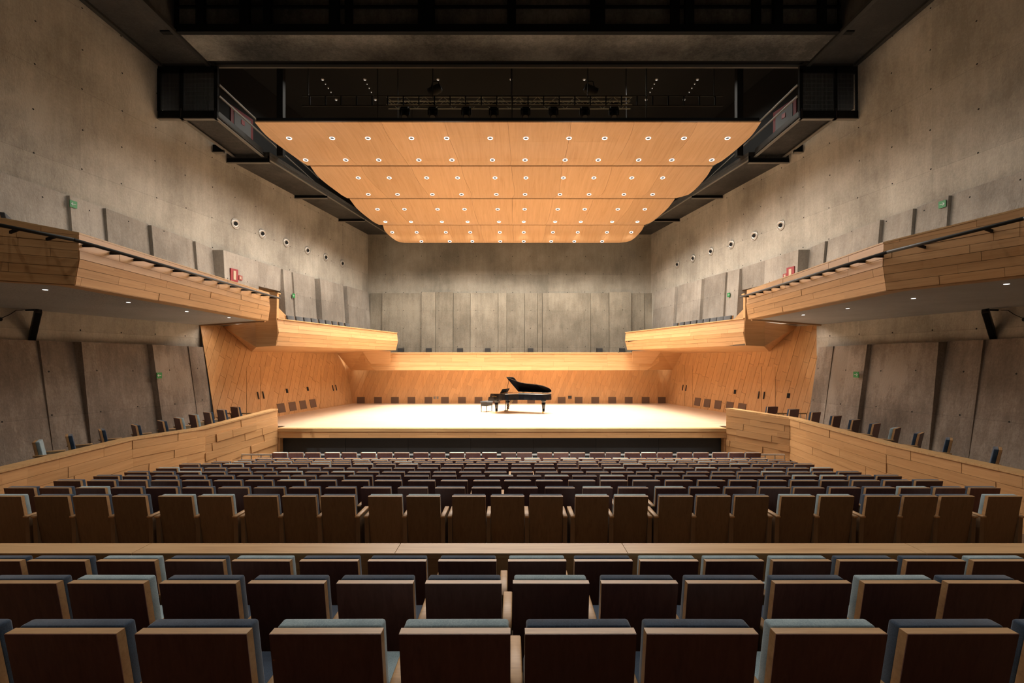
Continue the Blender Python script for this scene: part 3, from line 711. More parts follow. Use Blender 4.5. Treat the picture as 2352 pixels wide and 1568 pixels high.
# walkways
def walkway(s):
    nm = 'left' if s < 0 else 'right'
    off = 0.0 if s < 0 else .25
    def X(v): return s*(v-off)        # v positive distance from the axis
    root = empty('steel_walkway', (X(11.1), 17.2, zz(8.6))); M_inv = Vector(root.location)
    tag(root, 'black steel service walkway with caged end high on the %s wall' % nm, 'walkway')
    def put(mb, name, mat, parent=root):
        mb.v = [v-M_inv for v in mb.v]; return mb.build(name, mat, parent)
    def B(va, vb, y0, y1, z0, z1): 
        xa, xb = X(va), X(vb); return (min(xa,xb), max(xa,xb), y0, y1, zz(z0), zz(z1))
    put(MB().box(*B(10.45,11.75,17.2,20.4,8.66,8.72)), 'deck', M['dark_conc'])
    for v in (10.5, 11.72):       # C channels
        mb = MB(); mb.box(*B(v-.015,v+.015,17.1,20.4,8.58,8.92)); c_ = put(mb, 'channel', M['dark_steel'])
        mb = MB(); mb.box(*B(v-.09,v+.03,17.1,20.4,8.55,8.58)); put(mb, 'channel_flange', M['flange'], c_)
    put(MB().box(*B(10.45,12.55,17.12,17.22,8.58,8.85)), 'kick_plate', M['black'])
    put(MB().box(*B(10.45,12.55,17.10,17.24,8.55,8.58)), 'kick_flange', M['flange'])
    put(MB().box(*B(11.7,12.4,19.6,19.7,8.45,8.75)), 'wall_bracket', M['black'])
    put(MB().box(*B(11.7,12.45,19.55,19.75,8.42,8.45)), 'bracket_flange', M['flange'])
    for v in (10.5, 11.72, 12.52): put(MB().box(*B(v-.06,v+.06,17.14,17.24,8.85,10.35)), 'cage_post', M['black'])
    put(MB().box(*B(10.45,12.55,17.14,17.24,10.2,10.45)), 'cage_header', M['black'])
    mb = MB()
    for k in range(44):
        v = 10.58+k*.044; mb.box(*B(v,v+.006,17.18,17.186,8.85,10.2))
    for k in range(9): mb.box(*B(10.5,12.52,17.18,17.186,8.95+k*.15,8.956+k*.15))
    tag(put(mb, 'cage_mesh', M['dark_steel']), kind='stuff')
    for h in (9.38, 9.78):
        put(MB().box(*B(10.38,10.43,17.2,26,h,h+.05)), 'guard_rail', M['flange'])
    # concrete deck further back
    yA = 20.35
    sl = [(wallx(s,yA)+s*.0, yA, zz(8.47)), (X(10.2),yA,zz(8.47)), (X(10.2)-s*2.0, YB, zz(8.47)), (wallx(s,YB), YB, zz(8.47))]
    put(MB().prism(sl, (0,0,.3)), 'concrete_deck', M['dark_conc'])
    put(MB().loft([(X(10.2),yA,zz(8.44)),(X(10.2)+s*.08,yA,zz(8.44)),(X(10.2)+s*.08,yA,zz(8.62)),(X(10.2),yA,zz(8.62))],
                  [(X(10.2)-s*2,YB,zz(8.44)),(X(10.2)-s*2+s*.08,YB,zz(8.44)),(X(10.2)-s*2+s*.08,YB,zz(8.62)),(X(10.2)-s*2,YB,zz(8.62))]), 'edge_angle', M['flange'])
    for y in (20.35, 24.8, 28.9):
        xi = X(10.2)-s*2*(y-yA)/(YB-yA); xo = wallx(s,y)
        put(MB().box(min(xi,xo),max(xi,xo),y-.02,y+.02,zz(8.32),zz(8.5)), 'cross_tee', M['black'])
        put(MB().box(min(xi,xo),max(xi,xo),y-.07,y+.07,zz(8.30),zz(8.325)), 'cross_flange', M['flange'])
    # column behind
    px = 645 if s < 0 else 1698
    p = P(px, 200, 20.8)
    put(MB().box(p.x-.13,p.x+.13,20.7,20.95,zz(8.77),zz(12.8)), 'column', M['black_wall'])
    return root
for s in (-1, 1): walkway(s)
# red framed doors above the walkways
for s in (-1, 1):
    ya = 20.5 if s < 0 else 19.9
    def dq(y0, y1, h0, h1, d): return [Vector((wallx(s,y,d),y,zz(h))) for y, h in ((y0,h0),(y1,h0),(y1,h1),(y0,h1))]
    fr = MB().prism(dq(ya, ya+1.3, 8.77, 10.85, .04), (s*.08,0,0)).build('door_%d' % (3 if s < 0 else 4), M['red_dark'])
    struct(fr, 'red framed grey service door on the %s walkway' % ('left' if s < 0 else 'right'))
    MB().prism(dq(ya+.17, ya+1.13, 8.77, 10.7, .06), (s*.03,0,0)).build('door_leaf', M['grey_leaf'], fr)
    MB().prism(dq(ya+.55, ya+.75, 10.3, 10.5, .075), (s*.01,0,0)).build('door_sign', M['red'], fr)

# ================================================================== canopy of four oak reflector panels
def interp(xs_, ys_, x):
    if x <= xs_[0]: return ys_[0]+(ys_[1]-ys_[0])*(x-xs_[0])/(xs_[1]-xs_[0])
    for i in range(len(xs_)-1):
        if x <= xs_[i+1] or i == len(xs_)-2:
            return ys_[i]+(ys_[i+1]-ys_[i])*(x-xs_[i])/(xs_[i+1]-xs_[i])
CAN = [
 ([16.7,18.0,19.45,20.1], [281,317,367,380], [585,618,686,706], [1748,1721,1662,1638]),
 ([20.16,21.2,22.7,23.2], [382,408,446,455], [713,733,782,797], [1637,1621,1583,1553]),
 ([23.26,24.2,25.65,26.15], [457,480,509,516], [803,821,857,870], [1550,1532,1498,1482]),
 ([26.22,27.0,27.8,28.05], [517,533,554,557.5], [879,886,912,928], [1480,1471,1446,1422]),
]
LROWS = [
 (0,18.0,[664,763,845,945,1026,1126,1208,1307,1389,1489,1571,1671]), (0,19.45,[702,794,870,962,1038,1131,1206,1298,1374,1467,1543,1635]),
 (1,21.2,[823,894,980,1051,1137,1208,1294,1364,1451,1522]), (1,22.7,[846,913,993,1060,1140,1206,1286,1353,1433,1499]),
 (2,24.2,[867,929,1005,1067,1143,1205,1281,1343,1419,1481]), (2,25.65,[885,944,1015,1074,1146,1203,1275,1334,1406,1464]),
 (3,27.0,[901,957,1024,1080,1148,1203,1270,1327,1394,1450]), (3,27.8,[968,1033,1085,1149,1203,1266,1319,1383]),
]
canopy = []
for i, (ys, pys, pl_, pr_) in enumerate(CAN):
    hs = [(CY-p)*y/F for p, y in zip(pys, ys)]
    NY = 14
    def cr_(xs_, v, t):     # smooth (Catmull-Rom) through the control points
        k = max(0, min(len(xs_)-2, next((j for j in range(len(xs_)-1) if t <= xs_[j+1]), len(xs_)-2)))
        u = (t-xs_[k])/(xs_[k+1]-xs_[k])
        def sl(j):
            if j == 0: return (v[1]-v[0])/(xs_[1]-xs_[0])
            if j == len(xs_)-1: return (v[-1]-v[-2])/(xs_[-1]-xs_[-2])
            return (v[j+1]-v[j-1])/(xs_[j+1]-xs_[j-1])
        d_ = xs_[k+1]-xs_[k]; m0, m1 = sl(k)*d_, sl(k+1)*d_
        return (2*u**3-3*u**2+1)*v[k]+(u**3-2*u**2+u)*m0+(-2*u**3+3*u**2)*v[k+1]+(u**3-u**2)*m1
    xl_ = [(p-CX)*y/F for p, y in zip(pl_, ys)]; xr_ = [(p-CX)*y/F for p, y in zip(pr_, ys)]
    Y = [ys[0]+(ys[-1]-ys[0])*k/(NY-1) for k in range(NY)]
    Hh = [cr_(ys, hs, y) for y in Y]; XLs = [cr_(ys, xl_, y) for y in Y]; XRs = [cr_(ys, xr_, y) for y in Y]
    root = empty('canopy_panel', (0, (ys[0]+ys[-1])/2, zz(max(Hh)+.3))); lo = Vector(root.location)
    tag(root, ['largest and nearest curved oak ceiling reflector with two rows of twelve downlights', 'second curved oak ceiling reflector from the audience', 'third curved oak ceiling reflector from the audience', 'smallest and farthest curved oak ceiling reflector, above the concrete back wall'][i], 'reflector', 'oak reflectors of the stage canopy')
    canopy.append((root, ys, hs, cr_))
    segs = 8
    for k in range(segs):
        V, Fc = [], []
        for j in range(NY):
            t0 = k/segs; t1 = (k+1)/segs
            xa = XLs[j]+(XRs[j]-XLs[j])*t0+.004; xb = XLs[j]+(XRs[j]-XLs[j])*t1-.004
            for xx, dz in ((xa,0),(xb,0),(xb,.05),(xa,.05)): V.append(Vector((xx, Y[j], zz(Hh[j]+dz)))-lo)
        for j in range(NY-1):
            a, b = j*4, j*4+4
            for e in range(4): Fc.append((a+e, a+(e+1) % 4, b+(e+1) % 4, b+e))
        Fc += [(0,1,2,3), (NY*4-4, NY*4-1, NY*4-2, NY*4-3)]
        mk('veneer_panel', V, Fc, M['oak_canopy'], root, True).data.polygons.foreach_set('use_smooth', [False]*len(Fc))
    # dark stiffening frame on the upper side
    mb = MB()
    for j in (0, NY-1):
        mb.box(XLs[j]+.05, XRs[j]-.05, Y[j]-.0 if j == 0 else Y[j]-.06, Y[j]+.06 if j == 0 else Y[j], zz(Hh[j]+.05), zz(Hh[j]+.16))
    mb.v = [v-lo for v in mb.v]; mb.build('edge_frame', M['black'], root)
    for xx in (-5, 0, 5):
        mb = MB().tube((xx, ys[1], zz(hs[1]+.1)), (xx, ys[1], zz(12.8)), .02, 6); mb.v = [v-lo for v in mb.v]; mb.build('hanger', M['dark_steel'], root)
ring_me = MB().lathe([(.072,.010),(.068,-.004),(.095,-.012),(.10,-.002),(.095,.012)], 20).build('downlight_proto', M['trim_glow']); ring_data = ring_me.data
lens_me = MB().lathe([(.070,.012),(.070,.010),(.03,.004),(.028,.004)], 20).build('lens_proto', M['lens']); lens_data = lens_me.data
bpy.data.objects.remove(ring_me); bpy.data.objects.remove(lens_me)
for pi, y, pxs in LROWS:
    root, ys, hs, cr_ = canopy[pi]; lo = Vector(root.location)
    h = cr_(ys, hs, y); sl = (cr_(ys, hs, y+.05)-cr_(ys, hs, y-.05))/.1
    for px in pxs:
        p = Vector(((px-CX)*y/F, y, zz(h)))
        r_ = bpy.data.objects.new('downlight', ring_data); COL.objects.link(r_); r_.parent = root; r_.location = p-lo+Vector((0,0,-.008)); r_.rotation_euler = (math.atan(sl), 0, 0); r_.scale = (1.0,1.0,1.0)
        l_ = bpy.data.objects.new('lens', lens_data); COL.objects.link(l_); l_.parent = r_; l_.location = (0,0,-.008)
        downlight(p+Vector((0,0,-.06)))

# ================================================================== house lamps added above the audience, out of view, to light the room
for iy, y in enumerate((4.6, 8.8, 13.2)):
    for ix, x in enumerate((-7.5, -2.5, 2.5, 7.5)):
        o = MB().lathe([(.015,2.3),(.015,.02),(.12,0),(.16,-.02),(.16,-.3),(.10,-.34)], 14).build('added_house_lamp', M['black']); o.location = (x, y, H+10.5)
        tag(o, 'added unseen black cylindrical house lamp, %s row from the rear, %s from left' % (ORD[iy+1], ORD[ix+1]), 'lamp', 'added house lamps above the audience')
        g = MB().lathe([(.13,-.295),(.13,-.302)], 14).build('lens', M['led_soft'], o)
        lamp('added_house_lamp_light', 'SPOT', (x, y, H+10.5-.42), ADDED_HOUSE_ENERGY, (1,.95,.88), spot_size=math.radians(150), spot_blend=.8, shadow_soft_size=.13)

for ix, x in enumerate((-9, -6, -3, 0, 3, 6, 9)):  # spotlights added out of view to brighten the front stalls row
    o = empty('added_front_spotlight', (x, 9.5, H+10.3)); tag(o, 'added unseen black spotlight above the audience aimed at the front stalls, %s from left' % ORD[ix+1], 'spotlight', 'added spotlights above the audience')
    MB().lathe([(.10,.2),(.12,.12),(.13,-.2),(.14,-.22)], 14, (0,0,0), (0,-.5,1)).build('body', M['black'], o, True)
    MB().tube((0,0,.1), (0,0,2.5), .015, 6).build('stem', M['dark_steel'], o)
    tgt = Vector((x*.97, 17.0, .3)); src = Vector((x, 9.62, H+10.0)); d_ = tgt-src
    l_ = lamp('added_front_spotlight_lamp', 'SPOT', src, ADDED_FRONT_ENERGY, (1,.97,.92), spot_size=math.radians(19), spot_blend=.7, shadow_soft_size=.08)
    l_.rotation_euler = d_.to_track_quat('-Z', 'Y').to_euler()

# ================================================================== wall ports
def port(s, px, py, idx):
    y = wally(s, px, 0); c = Vector((wallx(s,y,-.0), y, H+5.89 if s < 0 else H-(py-CY)*y/F))
    n = Vector((-s*1.0, -KW*s*s*.0-.19, 0)).normalized()
    n = Vector((1, -.19, 0)).normalized() if s < 0 else Vector((-1, -.19, 0)).normalized()
    root = empty('wall_port', c); tag(root, 'round steel air nozzle on the %s concrete wall, %s from the stage' % ('left' if s < 0 else 'right', ORD[7-idx]), 'air nozzle', 'steel air nozzles on the concrete walls')
    MB().lathe([(.15,.0),(.235,.0),(.235,.03),(.215,.045),(.19,.02),(.15,.012)], 28, (0,0,0), n).build('flange_ring', M['steel'], root, True)
    ax = (n + Vector((0,-.25,-.22))).normalized()
    MB().lathe([(.19,.01),(.195,.03),(.17,.05),(.11,.06),(.085,.03)], 24, (0,0,0), ax).build('nozzle_cup', M['steel'], root, True)
    MB().lathe([(.085,.045),(.085,.056)], 20, (0,0,0), ax).build('nozzle_opening', M['hole'], root)
for i, (px, py) in enumerate([(540,514),(602,537),(657,558),(706,575),(748,590),(786,604)]): port(-1, px, py, i+1)
for i, (px, py) in enumerate([(1794,517),(1733,541),(1680,561),(1633,577),(1592,593),(1556,607)]): port(1, px, py, i+1)

# ================================================================== signs, cabinets, speakers
def on_wall_plate(s, px, py, d, wdt, hgt):
    y = wally(s, px, d); c = P(px, py, y)
    t = Vector((-KW*s if False else (KW if s < 0 else -KW), 1, 0)).normalized()      # along the wall, away from camera
    n = Vector((1,-KW,0)).normalized() if s < 0 else Vector((-1,-KW,0)).normalized()
    return c, t, n
def plate(c, t, n, wd, hg, th, name, mat, parent=None):
    u = Vector((0,0,1))
    q = [c-t*wd/2-u*hg/2, c+t*wd/2-u*hg/2, c+t*wd/2+u*hg/2, c-t*wd/2+u*hg/2]
    return MB().prism([p+n*th for p in q], -n*th).build(name, mat, parent)
def exit_sign(s, px, py, d, sz, label, left=True):
    c, t, n = on_wall_plate(s, px, py, d, sz, sz)
    b_ = plate(c, t, n, sz, sz, .02, 'exit_sign', M['green']); tag(b_, label, 'sign')
    r = t if s < 0 else -t       # towards picture right
    u = Vector((0,0,1)); k = -1 if left else 1
    a0 = c + n*.022; e = .09*sz/.34
    mb = MB()
    def st(p, q): 
        pa = a0+r*p[0]*sz+u*p[1]*sz; pb = a0+r*q[0]*sz+u*q[1]*sz; dd = (pb-pa).normalized(); w_ = dd.cross(n)*sz*.03
        mb.prism([pa-w_, pb-w_, pb+w_, pa+w_], n*.004)
    st((-k*.32,0), (k*.32,0)); st((k*.32,0), (k*.10,.22)); st((k*.32,0), (k*.10,-.22))
    mb.build('arrow', M['white'], b_)
exit_sign(-1, 168, 469, .3, .2, 'green arrow exit sign high on the left wall above the balcony')
exit_sign(-1, 365, 862, .68, .2, 'green arrow exit sign on the left wall under the balcony')
exit_sign(-1, 674, 679, .42, .2, 'small green exit sign beside the left upper door')
exit_sign(1, 2165, 469, .3, .2, 'green arrow exit sign high on the right wall above the balcony', False)
exit_sign(1, 1967, 860, .66, .2, 'green arrow exit sign on the right wall under the balcony', False)
exit_sign(1, 1674, 677, .42, .2, 'small green exit sign beside the right upper door', False)
for s, px, py, px2, py2 in ((-1,536,632,552,638), (1,1818,628,1803,634)):
    nm = 'left' if s < 0 else 'right'
    c, t, n = on_wall_plate(s, px, py, .62, .4, .8)
    b_ = plate(c, t, n, .40, .52, .06, 'fire_cabinet', M['red']); tag(b_, 'red fire hose cabinet with pale window on the %s balcony wall' % nm, 'cabinet')
    plate(c+n*.06, t, n, .14, .36, .01, 'window', M['beige'], b_)
    c, t, n = on_wall_plate(s, px2, py2, .60, .4, .8)
    b2 = plate(c, t, n, .2, .2, .015, 'fire_sign', M['red']); tag(b2, 'small red square fire sign beside the %s cabinet' % nm, 'sign')
    mb = MB(); u = Vector((0,0,1))
    for a, b, cc, d_ in ((-.05,-.05,.02,.06), (0.0,-.06,.05,-.01), (.0,.02,.05,.06)):
        mb.prism([c+n*.017+t*a+u*b, c+n*.017+t*cc+u*b, c+n*.017+t*cc+u*d_, c+n*.017+t*a+u*d_], n*.002)
    mb.build('pictogram', M['beige'], b2)
def line_speaker(s, tp, bp):
    nm = 'left' if s < 0 else 'right'
    yT_, yB_ = wally(s, tp[0], .45), wally(s, tp[0], .45)+.25
    a = P(*tp, yT_); b = P(*bp, yB_)
    root = empty('line_speaker', a); tag(root, 'slim black column loudspeaker tilted off the %s wall' % nm, 'loudspeaker')
    d = (b-a); ax = d.normalized(); u = Vector((s*-.75,-.6,0)); u = (u-ax*u.dot(ax)).normalized(); v = ax.cross(u)
    def bx(c0, c1, hu, hv):
        mb = MB(); return mb.loft([c0-u*hu-v*hv, c0+u*hu-v*hv, c0+u*hu+v*hv, c0-u*hu+v*hv], [c1-u*hu-v*hv, c1+u*hu-v*hv, c1+u*hu+v*hv, c1-u*hu+v*hv])
    z0 = Vector((0,0,0))
    bx(z0, d, .09, .075).build('cabinet', M['dark_steel'], root)
    bx(ax*.03+u*.075, d-ax*.03+u*.075, .022, .06).build('grille', M['black'], root)
    w1 = Vector((wallx(s, a.y), a.y+.1, a.z+.02))-a; w2 = Vector((wallx(s, b.y,.2), b.y+.1, b.z))-a
    MB().bar(-ax*.02, w1, .04, .04).build('wall_arm', M['black'], root); MB().bar(d, w2, .04, .04).build('wall_arm', M['black'], root)
    bxp = Vector((wallx(s,a.y-.5), a.y-.5, a.z-.28))-a
    pts = [w1, w1+Vector((0,-.25,-.03)), w1+Vector((0,-.42,-.16)), bxp]
    mb = MB()
    for p, q in zip(pts, pts[1:]): mb.tube(p, q, .008, 6)
    mb.build('cable', M['black'], root)
    MB().lathe([(.05,0),(.05,.05)], 10, bxp, (-s,0,0)).build('cable_box', M['black'], root)
line_speaker(-1, (88,713), (72,784)); line_speaker(1, (2263,713), (2284,782))

# ================================================================== rigging above the canopy
trs = empty('lighting_truss', (0, 18.9, zz(10.1))); tlo = Vector(trs.location)
tag(trs, 'aluminium lighting truss hanging above the oak canopy', 'truss')
xa, xb = P(890,0,18.9).x, P(1450,0,18.9).x
zt_, zb_ = zz(10.22), zz(9.92)
for yy, z_ in ((18.75,zt_),(19.05,zt_),(18.75,zb_),(19.05,zb_)):
    mb = MB().tube((xa,yy,z_), (xb,yy,z_), .022, 6); mb.v = [v-tlo for v in mb.v]; mb.build('chord', M['truss'], trs)
n_ = 26
for k in range(n_):
    x0 = xa+(xb-xa)*k/n_; x1 = xa+(xb-xa)*(k+1)/n_
    za, zc = (zb_, zt_) if k % 2 else (zt_, zb_)
    for yy in (18.75, 19.05):
        mb = MB().tube((x0,yy,za), (x1,yy,zc), .012, 5); mb.v = [v-tlo for v in mb.v]; mb.build('brace', M['truss'], trs)
pb_ = empty('pipe_batten', (0, 18.4, zz(9.9))); plo = Vector(pb_.location)
tag(pb_, 'long dark ladder batten in front of the lighting truss', 'batten')
xa, xb = P(694,0,18.4).x, P(1660,0,18.4).x
for z_ in (zz(10.06), zz(9.69)):
    mb = MB().tube((xa,18.4,z_), (xb,18.4,z_), .025, 6); mb.v = [v-plo for v in mb.v]; mb.build('pipe', M['dark_steel'], pb_)
for k in range(27):
    x_ = xa+(xb-xa)*(k+.5)/27
    mb = MB().box(x_-.02,x_+.02,18.38,18.42,zz(9.69),zz(10.06)); mb.v = [v-plo for v in mb.v]; mb.build('rung', M['black'], pb_)
for px in (708, 994, 1174, 1350, 1640):
    x_ = P(px,0,18.4).x; mb = MB().tube((x_,18.4,zz(10.0)), (x_,18.4,zz(12.8)), .018, 6); mb.v = [v-plo for v in mb.v]; mb.build('hanger_rod', M['dark_steel'], pb_)
for i, px in enumerate((930, 994, 1071, 1134, 1207, 1271, 1343, 1410)):
    c = P(px, 258, 18.9)
    o = empty('moving_head', c); tag(o, 'black moving head spotlight below the truss, %s from left' % ORD[i+1], 'spotlight', 'moving heads under the truss')
    MB().box(-.13,.13,-.12,.12,.10,.30).build('base', M['black'], o)
    mb = MB(); mb.box(-.19,-.15,-.05,.05,-.12,.14); mb.box(.15,.19,-.05,.05,-.12,.14); mb.box(-.19,.19,-.05,.05,.10,.14); mb.build('yoke', M['black'], o)
    MB().lathe([(.08,.10),(.14,.04),(.14,-.14),(.12,-.18),(.10,-.18)], 16, (0,0,-.04), (0,.35,1)).build('head', M['black'], o, True)
    MB().lathe([(.10,-.175),(.10,-.185)], 16, (0,0,-.04), (0,.35,1)).build('lens', M['dark_steel'], o)
for i, px in enumerate((994, 1350)):
    c = P(px+6, 207, 19.2)
    o = empty('fresnel_lamp', c); tag(o, 'large black theatre lantern above the truss, %s one' % ('left' if i == 0 else 'right'), 'lantern', 'lanterns above the truss')
    MB().lathe([(.12,.26),(.17,.18),(.19,-.18),(.20,-.26)], 16, (0,0,0), (1,-.3,.35) if i == 0 else (-1,-.3,.35)).build('body', M['dark_steel'], o, True)
    mb = MB(); mb.bar((-.2,0,0), (-.1,0,.35), .03, .02); mb.bar((.2,0,0), (.1,0,.35), .03, .02); mb.bar((-.1,0,.35), (.1,0,.35), .03, .02); mb.build('yoke', M['black'], o)
for col, px in enumerate((741, 838, 1006, 1174, 1342, 1508, 1602)):
    y0 = 12.8*F/(CY-181.5); x_ = (px-CX)*y0/F
    for k in range(6 if col in (0, 1, 5, 6) else 1):
        y = y0 + k*.34; big = k in (0, 5); sc_ = 1.0 if big else .5
        o = MB().lathe([(.04*sc_,.0),(.07*sc_,.0),(.07*sc_,-.03),(.04*sc_,-.05)], 12).build('ceiling_spotlight', M['trim_white']); o.location = (x_, y, H+12.8)
        MB().lathe([(.045*sc_,-.048),(.045*sc_,-.055)], 12).build('lens', M['led_dim'], o)
        if big: lamp('ceiling_spotlight_light', 'SPOT', (x_, y, H+12.7), 160, (1,.95,.85), spot_size=math.radians(140), spot_blend=.5, shadow_soft_size=.05)
        tag(o, 'tiny round lamp on the black stage ceiling, column %s from left, %s back' % (ORD[col+1], ORD[k+1]), 'ceiling lamp', 'small lamps on the black ceiling')

# ================================================================== wooden barrier between the two blocks of seats
zr = H-2.03
bar = MB().box(-12.4, 12.4, 5.16, 5.34, rowfloor('D')-.1, zr-.05).build('seating_barrier', M['oak_h'])
tag(bar, 'low oak barrier wall with wide flat top crossing in front of near rows', 'barrier')
random.seed(21)
xx = -12.4
while xx < 12.4:
    x1 = min(12.4, xx+random.uniform(2.2,3.4)); MB().box(xx+.003, x1-.003, 5.10, 5.38, zr-.05, zr).build('top_board', M['oak_cap'], bar); xx = x1
for k in range(9):
    x0 = -12.4+k*24.8/9
    MB().box(x0+.006, x0+24.8/9-.006, 5.135, 5.16, rowfloor('C')+.02, zr-.06).build('panel', M['oak_h'], bar)

# ================================================================== seats
SW, LEAN = .48, .17        # width; forward run of the back from top to floor
def rounded(mb_name, x0, x1, y0, y1, z0, z1, r, shear=0.0, mat=None, seg=2):
    bm = bmesh.new(); bmesh.ops.create_cube(bm, size=1)
    for v in bm.verts: v.co = Vector((x0+(v.co.x+.5)*(x1-x0), y0+(v.co.y+.5)*(y1-y0), z0+(v.co.z+.5)*(z1-z0)))
    bmesh.ops.bevel(bm, geom=bm.edges[:], offset=r, segments=seg, profile=.5, affect='EDGES')
    for v in bm.verts: v.co.y += shear*(SEAT_H - v.co.z)
    me = bpy.data.meshes.new(mb_name); bm.to_mesh(me); bm.free()
    for p in me.polygons: p.use_smooth = True
    me.materials.append(mat); return me
def shearbox(name, x0, x1, y0, y1, z0, z1, sh, mat):
    mb = MB().box(x0,x1,y0,y1,z0,z1)
    for v in mb.v: v.y += sh*(SEAT_H - v.z)
    o = mb.build(name, mat); me = o.data; bpy.data.objects.remove(o); return me
SH = LEAN/SEAT_H
SM = {}
for tall in (0, 1):
    zb = .02 if tall else .30
    SM['shell', tall] = shearbox('back_shell', -SW/2, SW/2, .004, .05, zb, SEAT_H, SH, M['oak_edge'])
    SM['face', tall] = shearbox('back_veneer', -SW/2, SW/2, 0, .0045, zb, SEAT_H-.001, SH, M['veneer_back' if tall else 'veneer'])
for k in ('navy', 'sage', 'charcoal'):
    SM['bc', k] = rounded('back_cushion', -SW/2+.008, SW/2-.008, .05, .125, .40, SEAT_H+.005, .014, SH, M[k], 3)
    SM['sc', k] = rounded('seat_cushion', -SW/2+.01, SW/2-.01, .20, .66, .36, .475, .035, 0, M[k], 3)
def arm(name, mat):
    pass
SM['arm'] = rounded('armrest', -.032, .032, .02, .50, .615, .645, .006, SH*.0, M['oak_edge'], 1)
SM['panel'] = shearbox('arm_panel', -.03, .03, .04, .48, .02, .615, SH*.25, M['veneer_back'])
def obj(me, name, parent, loc=(0,0,0)):
    o = bpy.data.objects.new(name, me); COL.objects.link(o); o.parent = parent; o.location = loc; return o
def seat(x, y, z, rz, colr, label, group, tall=0, left=True, right=False, dx=.2875, wscale=1.0):
    root = empty('theatre_seat', (x, y, z), rz); tag(root, label, 'seat', group)
    obj(SM['shell', tall], 'back_shell', root); obj(SM['face', tall], 'back_veneer', root)
    obj(SM['bc', colr], 'back_cushion', root); obj(SM['sc', colr], 'seat_cushion', root)
    for flag, sx in ((left, -dx), (right, dx)):
        if flag:
            a = obj(SM['arm'], 'armrest', root, (sx, 0, 0)); obj(SM['panel'], 'arm_panel', a)
    return root
COLR = {
 'A': 'nnnssnnsnn', 'B': 'nsnnnnsnnnsn', 'C': 'nnsnsnnnsnsssnns',
 'D': 'snnnssnnnssnnnssnnnssnnns'}
DESC = {'A': 'in the nearest row', 'B': 'in the second nearest row', 'C': 'in the row against the oak barrier', 'D': 'in the tall-backed row behind the barrier',
        'N': 'in the front stalls row by the rail'}
for i, r in enumerate('EFGHIJKLM'): DESC[r] = 'in the %s stalls row back from the stage rail' % ORD[10-i]
random.seed(5)
for r in order:
    y, py, pxs = ROWS[r]; zf = rowfloor(r)
    for i, px in enumerate(pxs):
        x = (px-CX)*y/F + SW/2
        c = COLR[r][i] if r in COLR else ('s' if random.random() < .16 else 'n')
        colr = 'sage' if c == 's' else 'navy'
        look = {'s': 'pale sage', 'n': 'dark navy'}[c]
        if r in 'ABCD': lab = '%s cushioned wooden seat, %s from left %s' % (look, ORD[i+1], DESC[r])
        else: lab = 'wood-backed seat, %s from left %s' % (ORD[i+1], DESC[r])
        gaps = [(pxs[k+1]-pxs[k])*y/F for k in range(len(pxs)-1)]
        if r in 'DN':
            wide_l = i == 0 or gaps[i-1] > .575 if r == 'D' else (i == 0 or gaps[i-1] > .575)
            wide_r = i == len(pxs)-1 or gaps[i] > .575
            left, right, dx = True, wide_r, .275
        else:
            left, right, dx = True, i == len(pxs)-1, .2785
        rz = random.uniform(-.006, .006)
        seat(x, y, zf, rz, colr, lab, 'stalls seats in rows facing the stage', 1 if r == 'D' else 0, left, right, dx)
# seats on the side terraces, turned to the stage
for s, lst in ((-1, [(77,1013,'s'),(150,999.6,'n'),(226,987,'n'),(305,976,'n'),(366,966.7,'n'),(405,960,'s'),(440,952.6,'s'),(473.5,947,'n'),(505,941,'n'),(537,935,'n')]),
               (1, [(1776,934,'n'),(1826,940,'n'),(1876.6,946.4,'n'),(1925,955,'n'),(1969,964,'n'),(2016,973,'n'),(2064,983,'s'),(2118.6,994.6,'n'),(2189,1008,'n'),(2302,1030,'n')])):
    for i, (px, py, c) in enumerate(lst):
        ht = 1.79; y = ht*F/(py-CY); x = (px-CX)*y/F
        lab = '%s cushioned seat behind the %s parapet, %s from %s' % ({'s':'pale sage','n':'dark navy'}[c], 'left' if s < 0 else 'right', ORD[i+1] if s < 0 else ORD[10-i], 'the camera')
        rot = ((-52,-48,-46,-40,-38,-36,-34,-34,-32,-30) if s < 0 else (16,22,27,30,32,34,37,40,48,46))[i]
        seat(x, y, H-ht-SEAT_H, math.radians(rot), 'sage' if c == 's' else 'navy', lab, 'seats on the side terraces', 0, True, i == 0)
# tops of the choir balcony seats and the first balcony seat
for s, lst in ((-1, [662,682,700,717,734,749,764,779,793]), (1, [1677,1661,1645,1629,1614,1599,1585,1571,1556])):
    for i, px in enumerate(lst):
        py = 725.5+2.1*i
        y = 19.8 + i*.80; p = P(px, py, y)
        seat(p.x, y, p.z-SEAT_H, math.radians(-100) if s < 0 else math.radians(100), 'charcoal' if i not in (1,4,5) else 'charcoal',
             'dark seat showing its top over the %s choir balcony, %s from the audience' % ('left' if s < 0 else 'right', ORD[i+1]), 'seats on the choir balconies', 0, False, False)
p = P(-2, 492, 9.6)
seat(p.x, p.y, p.z-SEAT_H, math.radians(-55), 'charcoal', 'dark seat top just showing over the left balcony front at the picture edge', 'seats on the side balconies', 0, True, True)
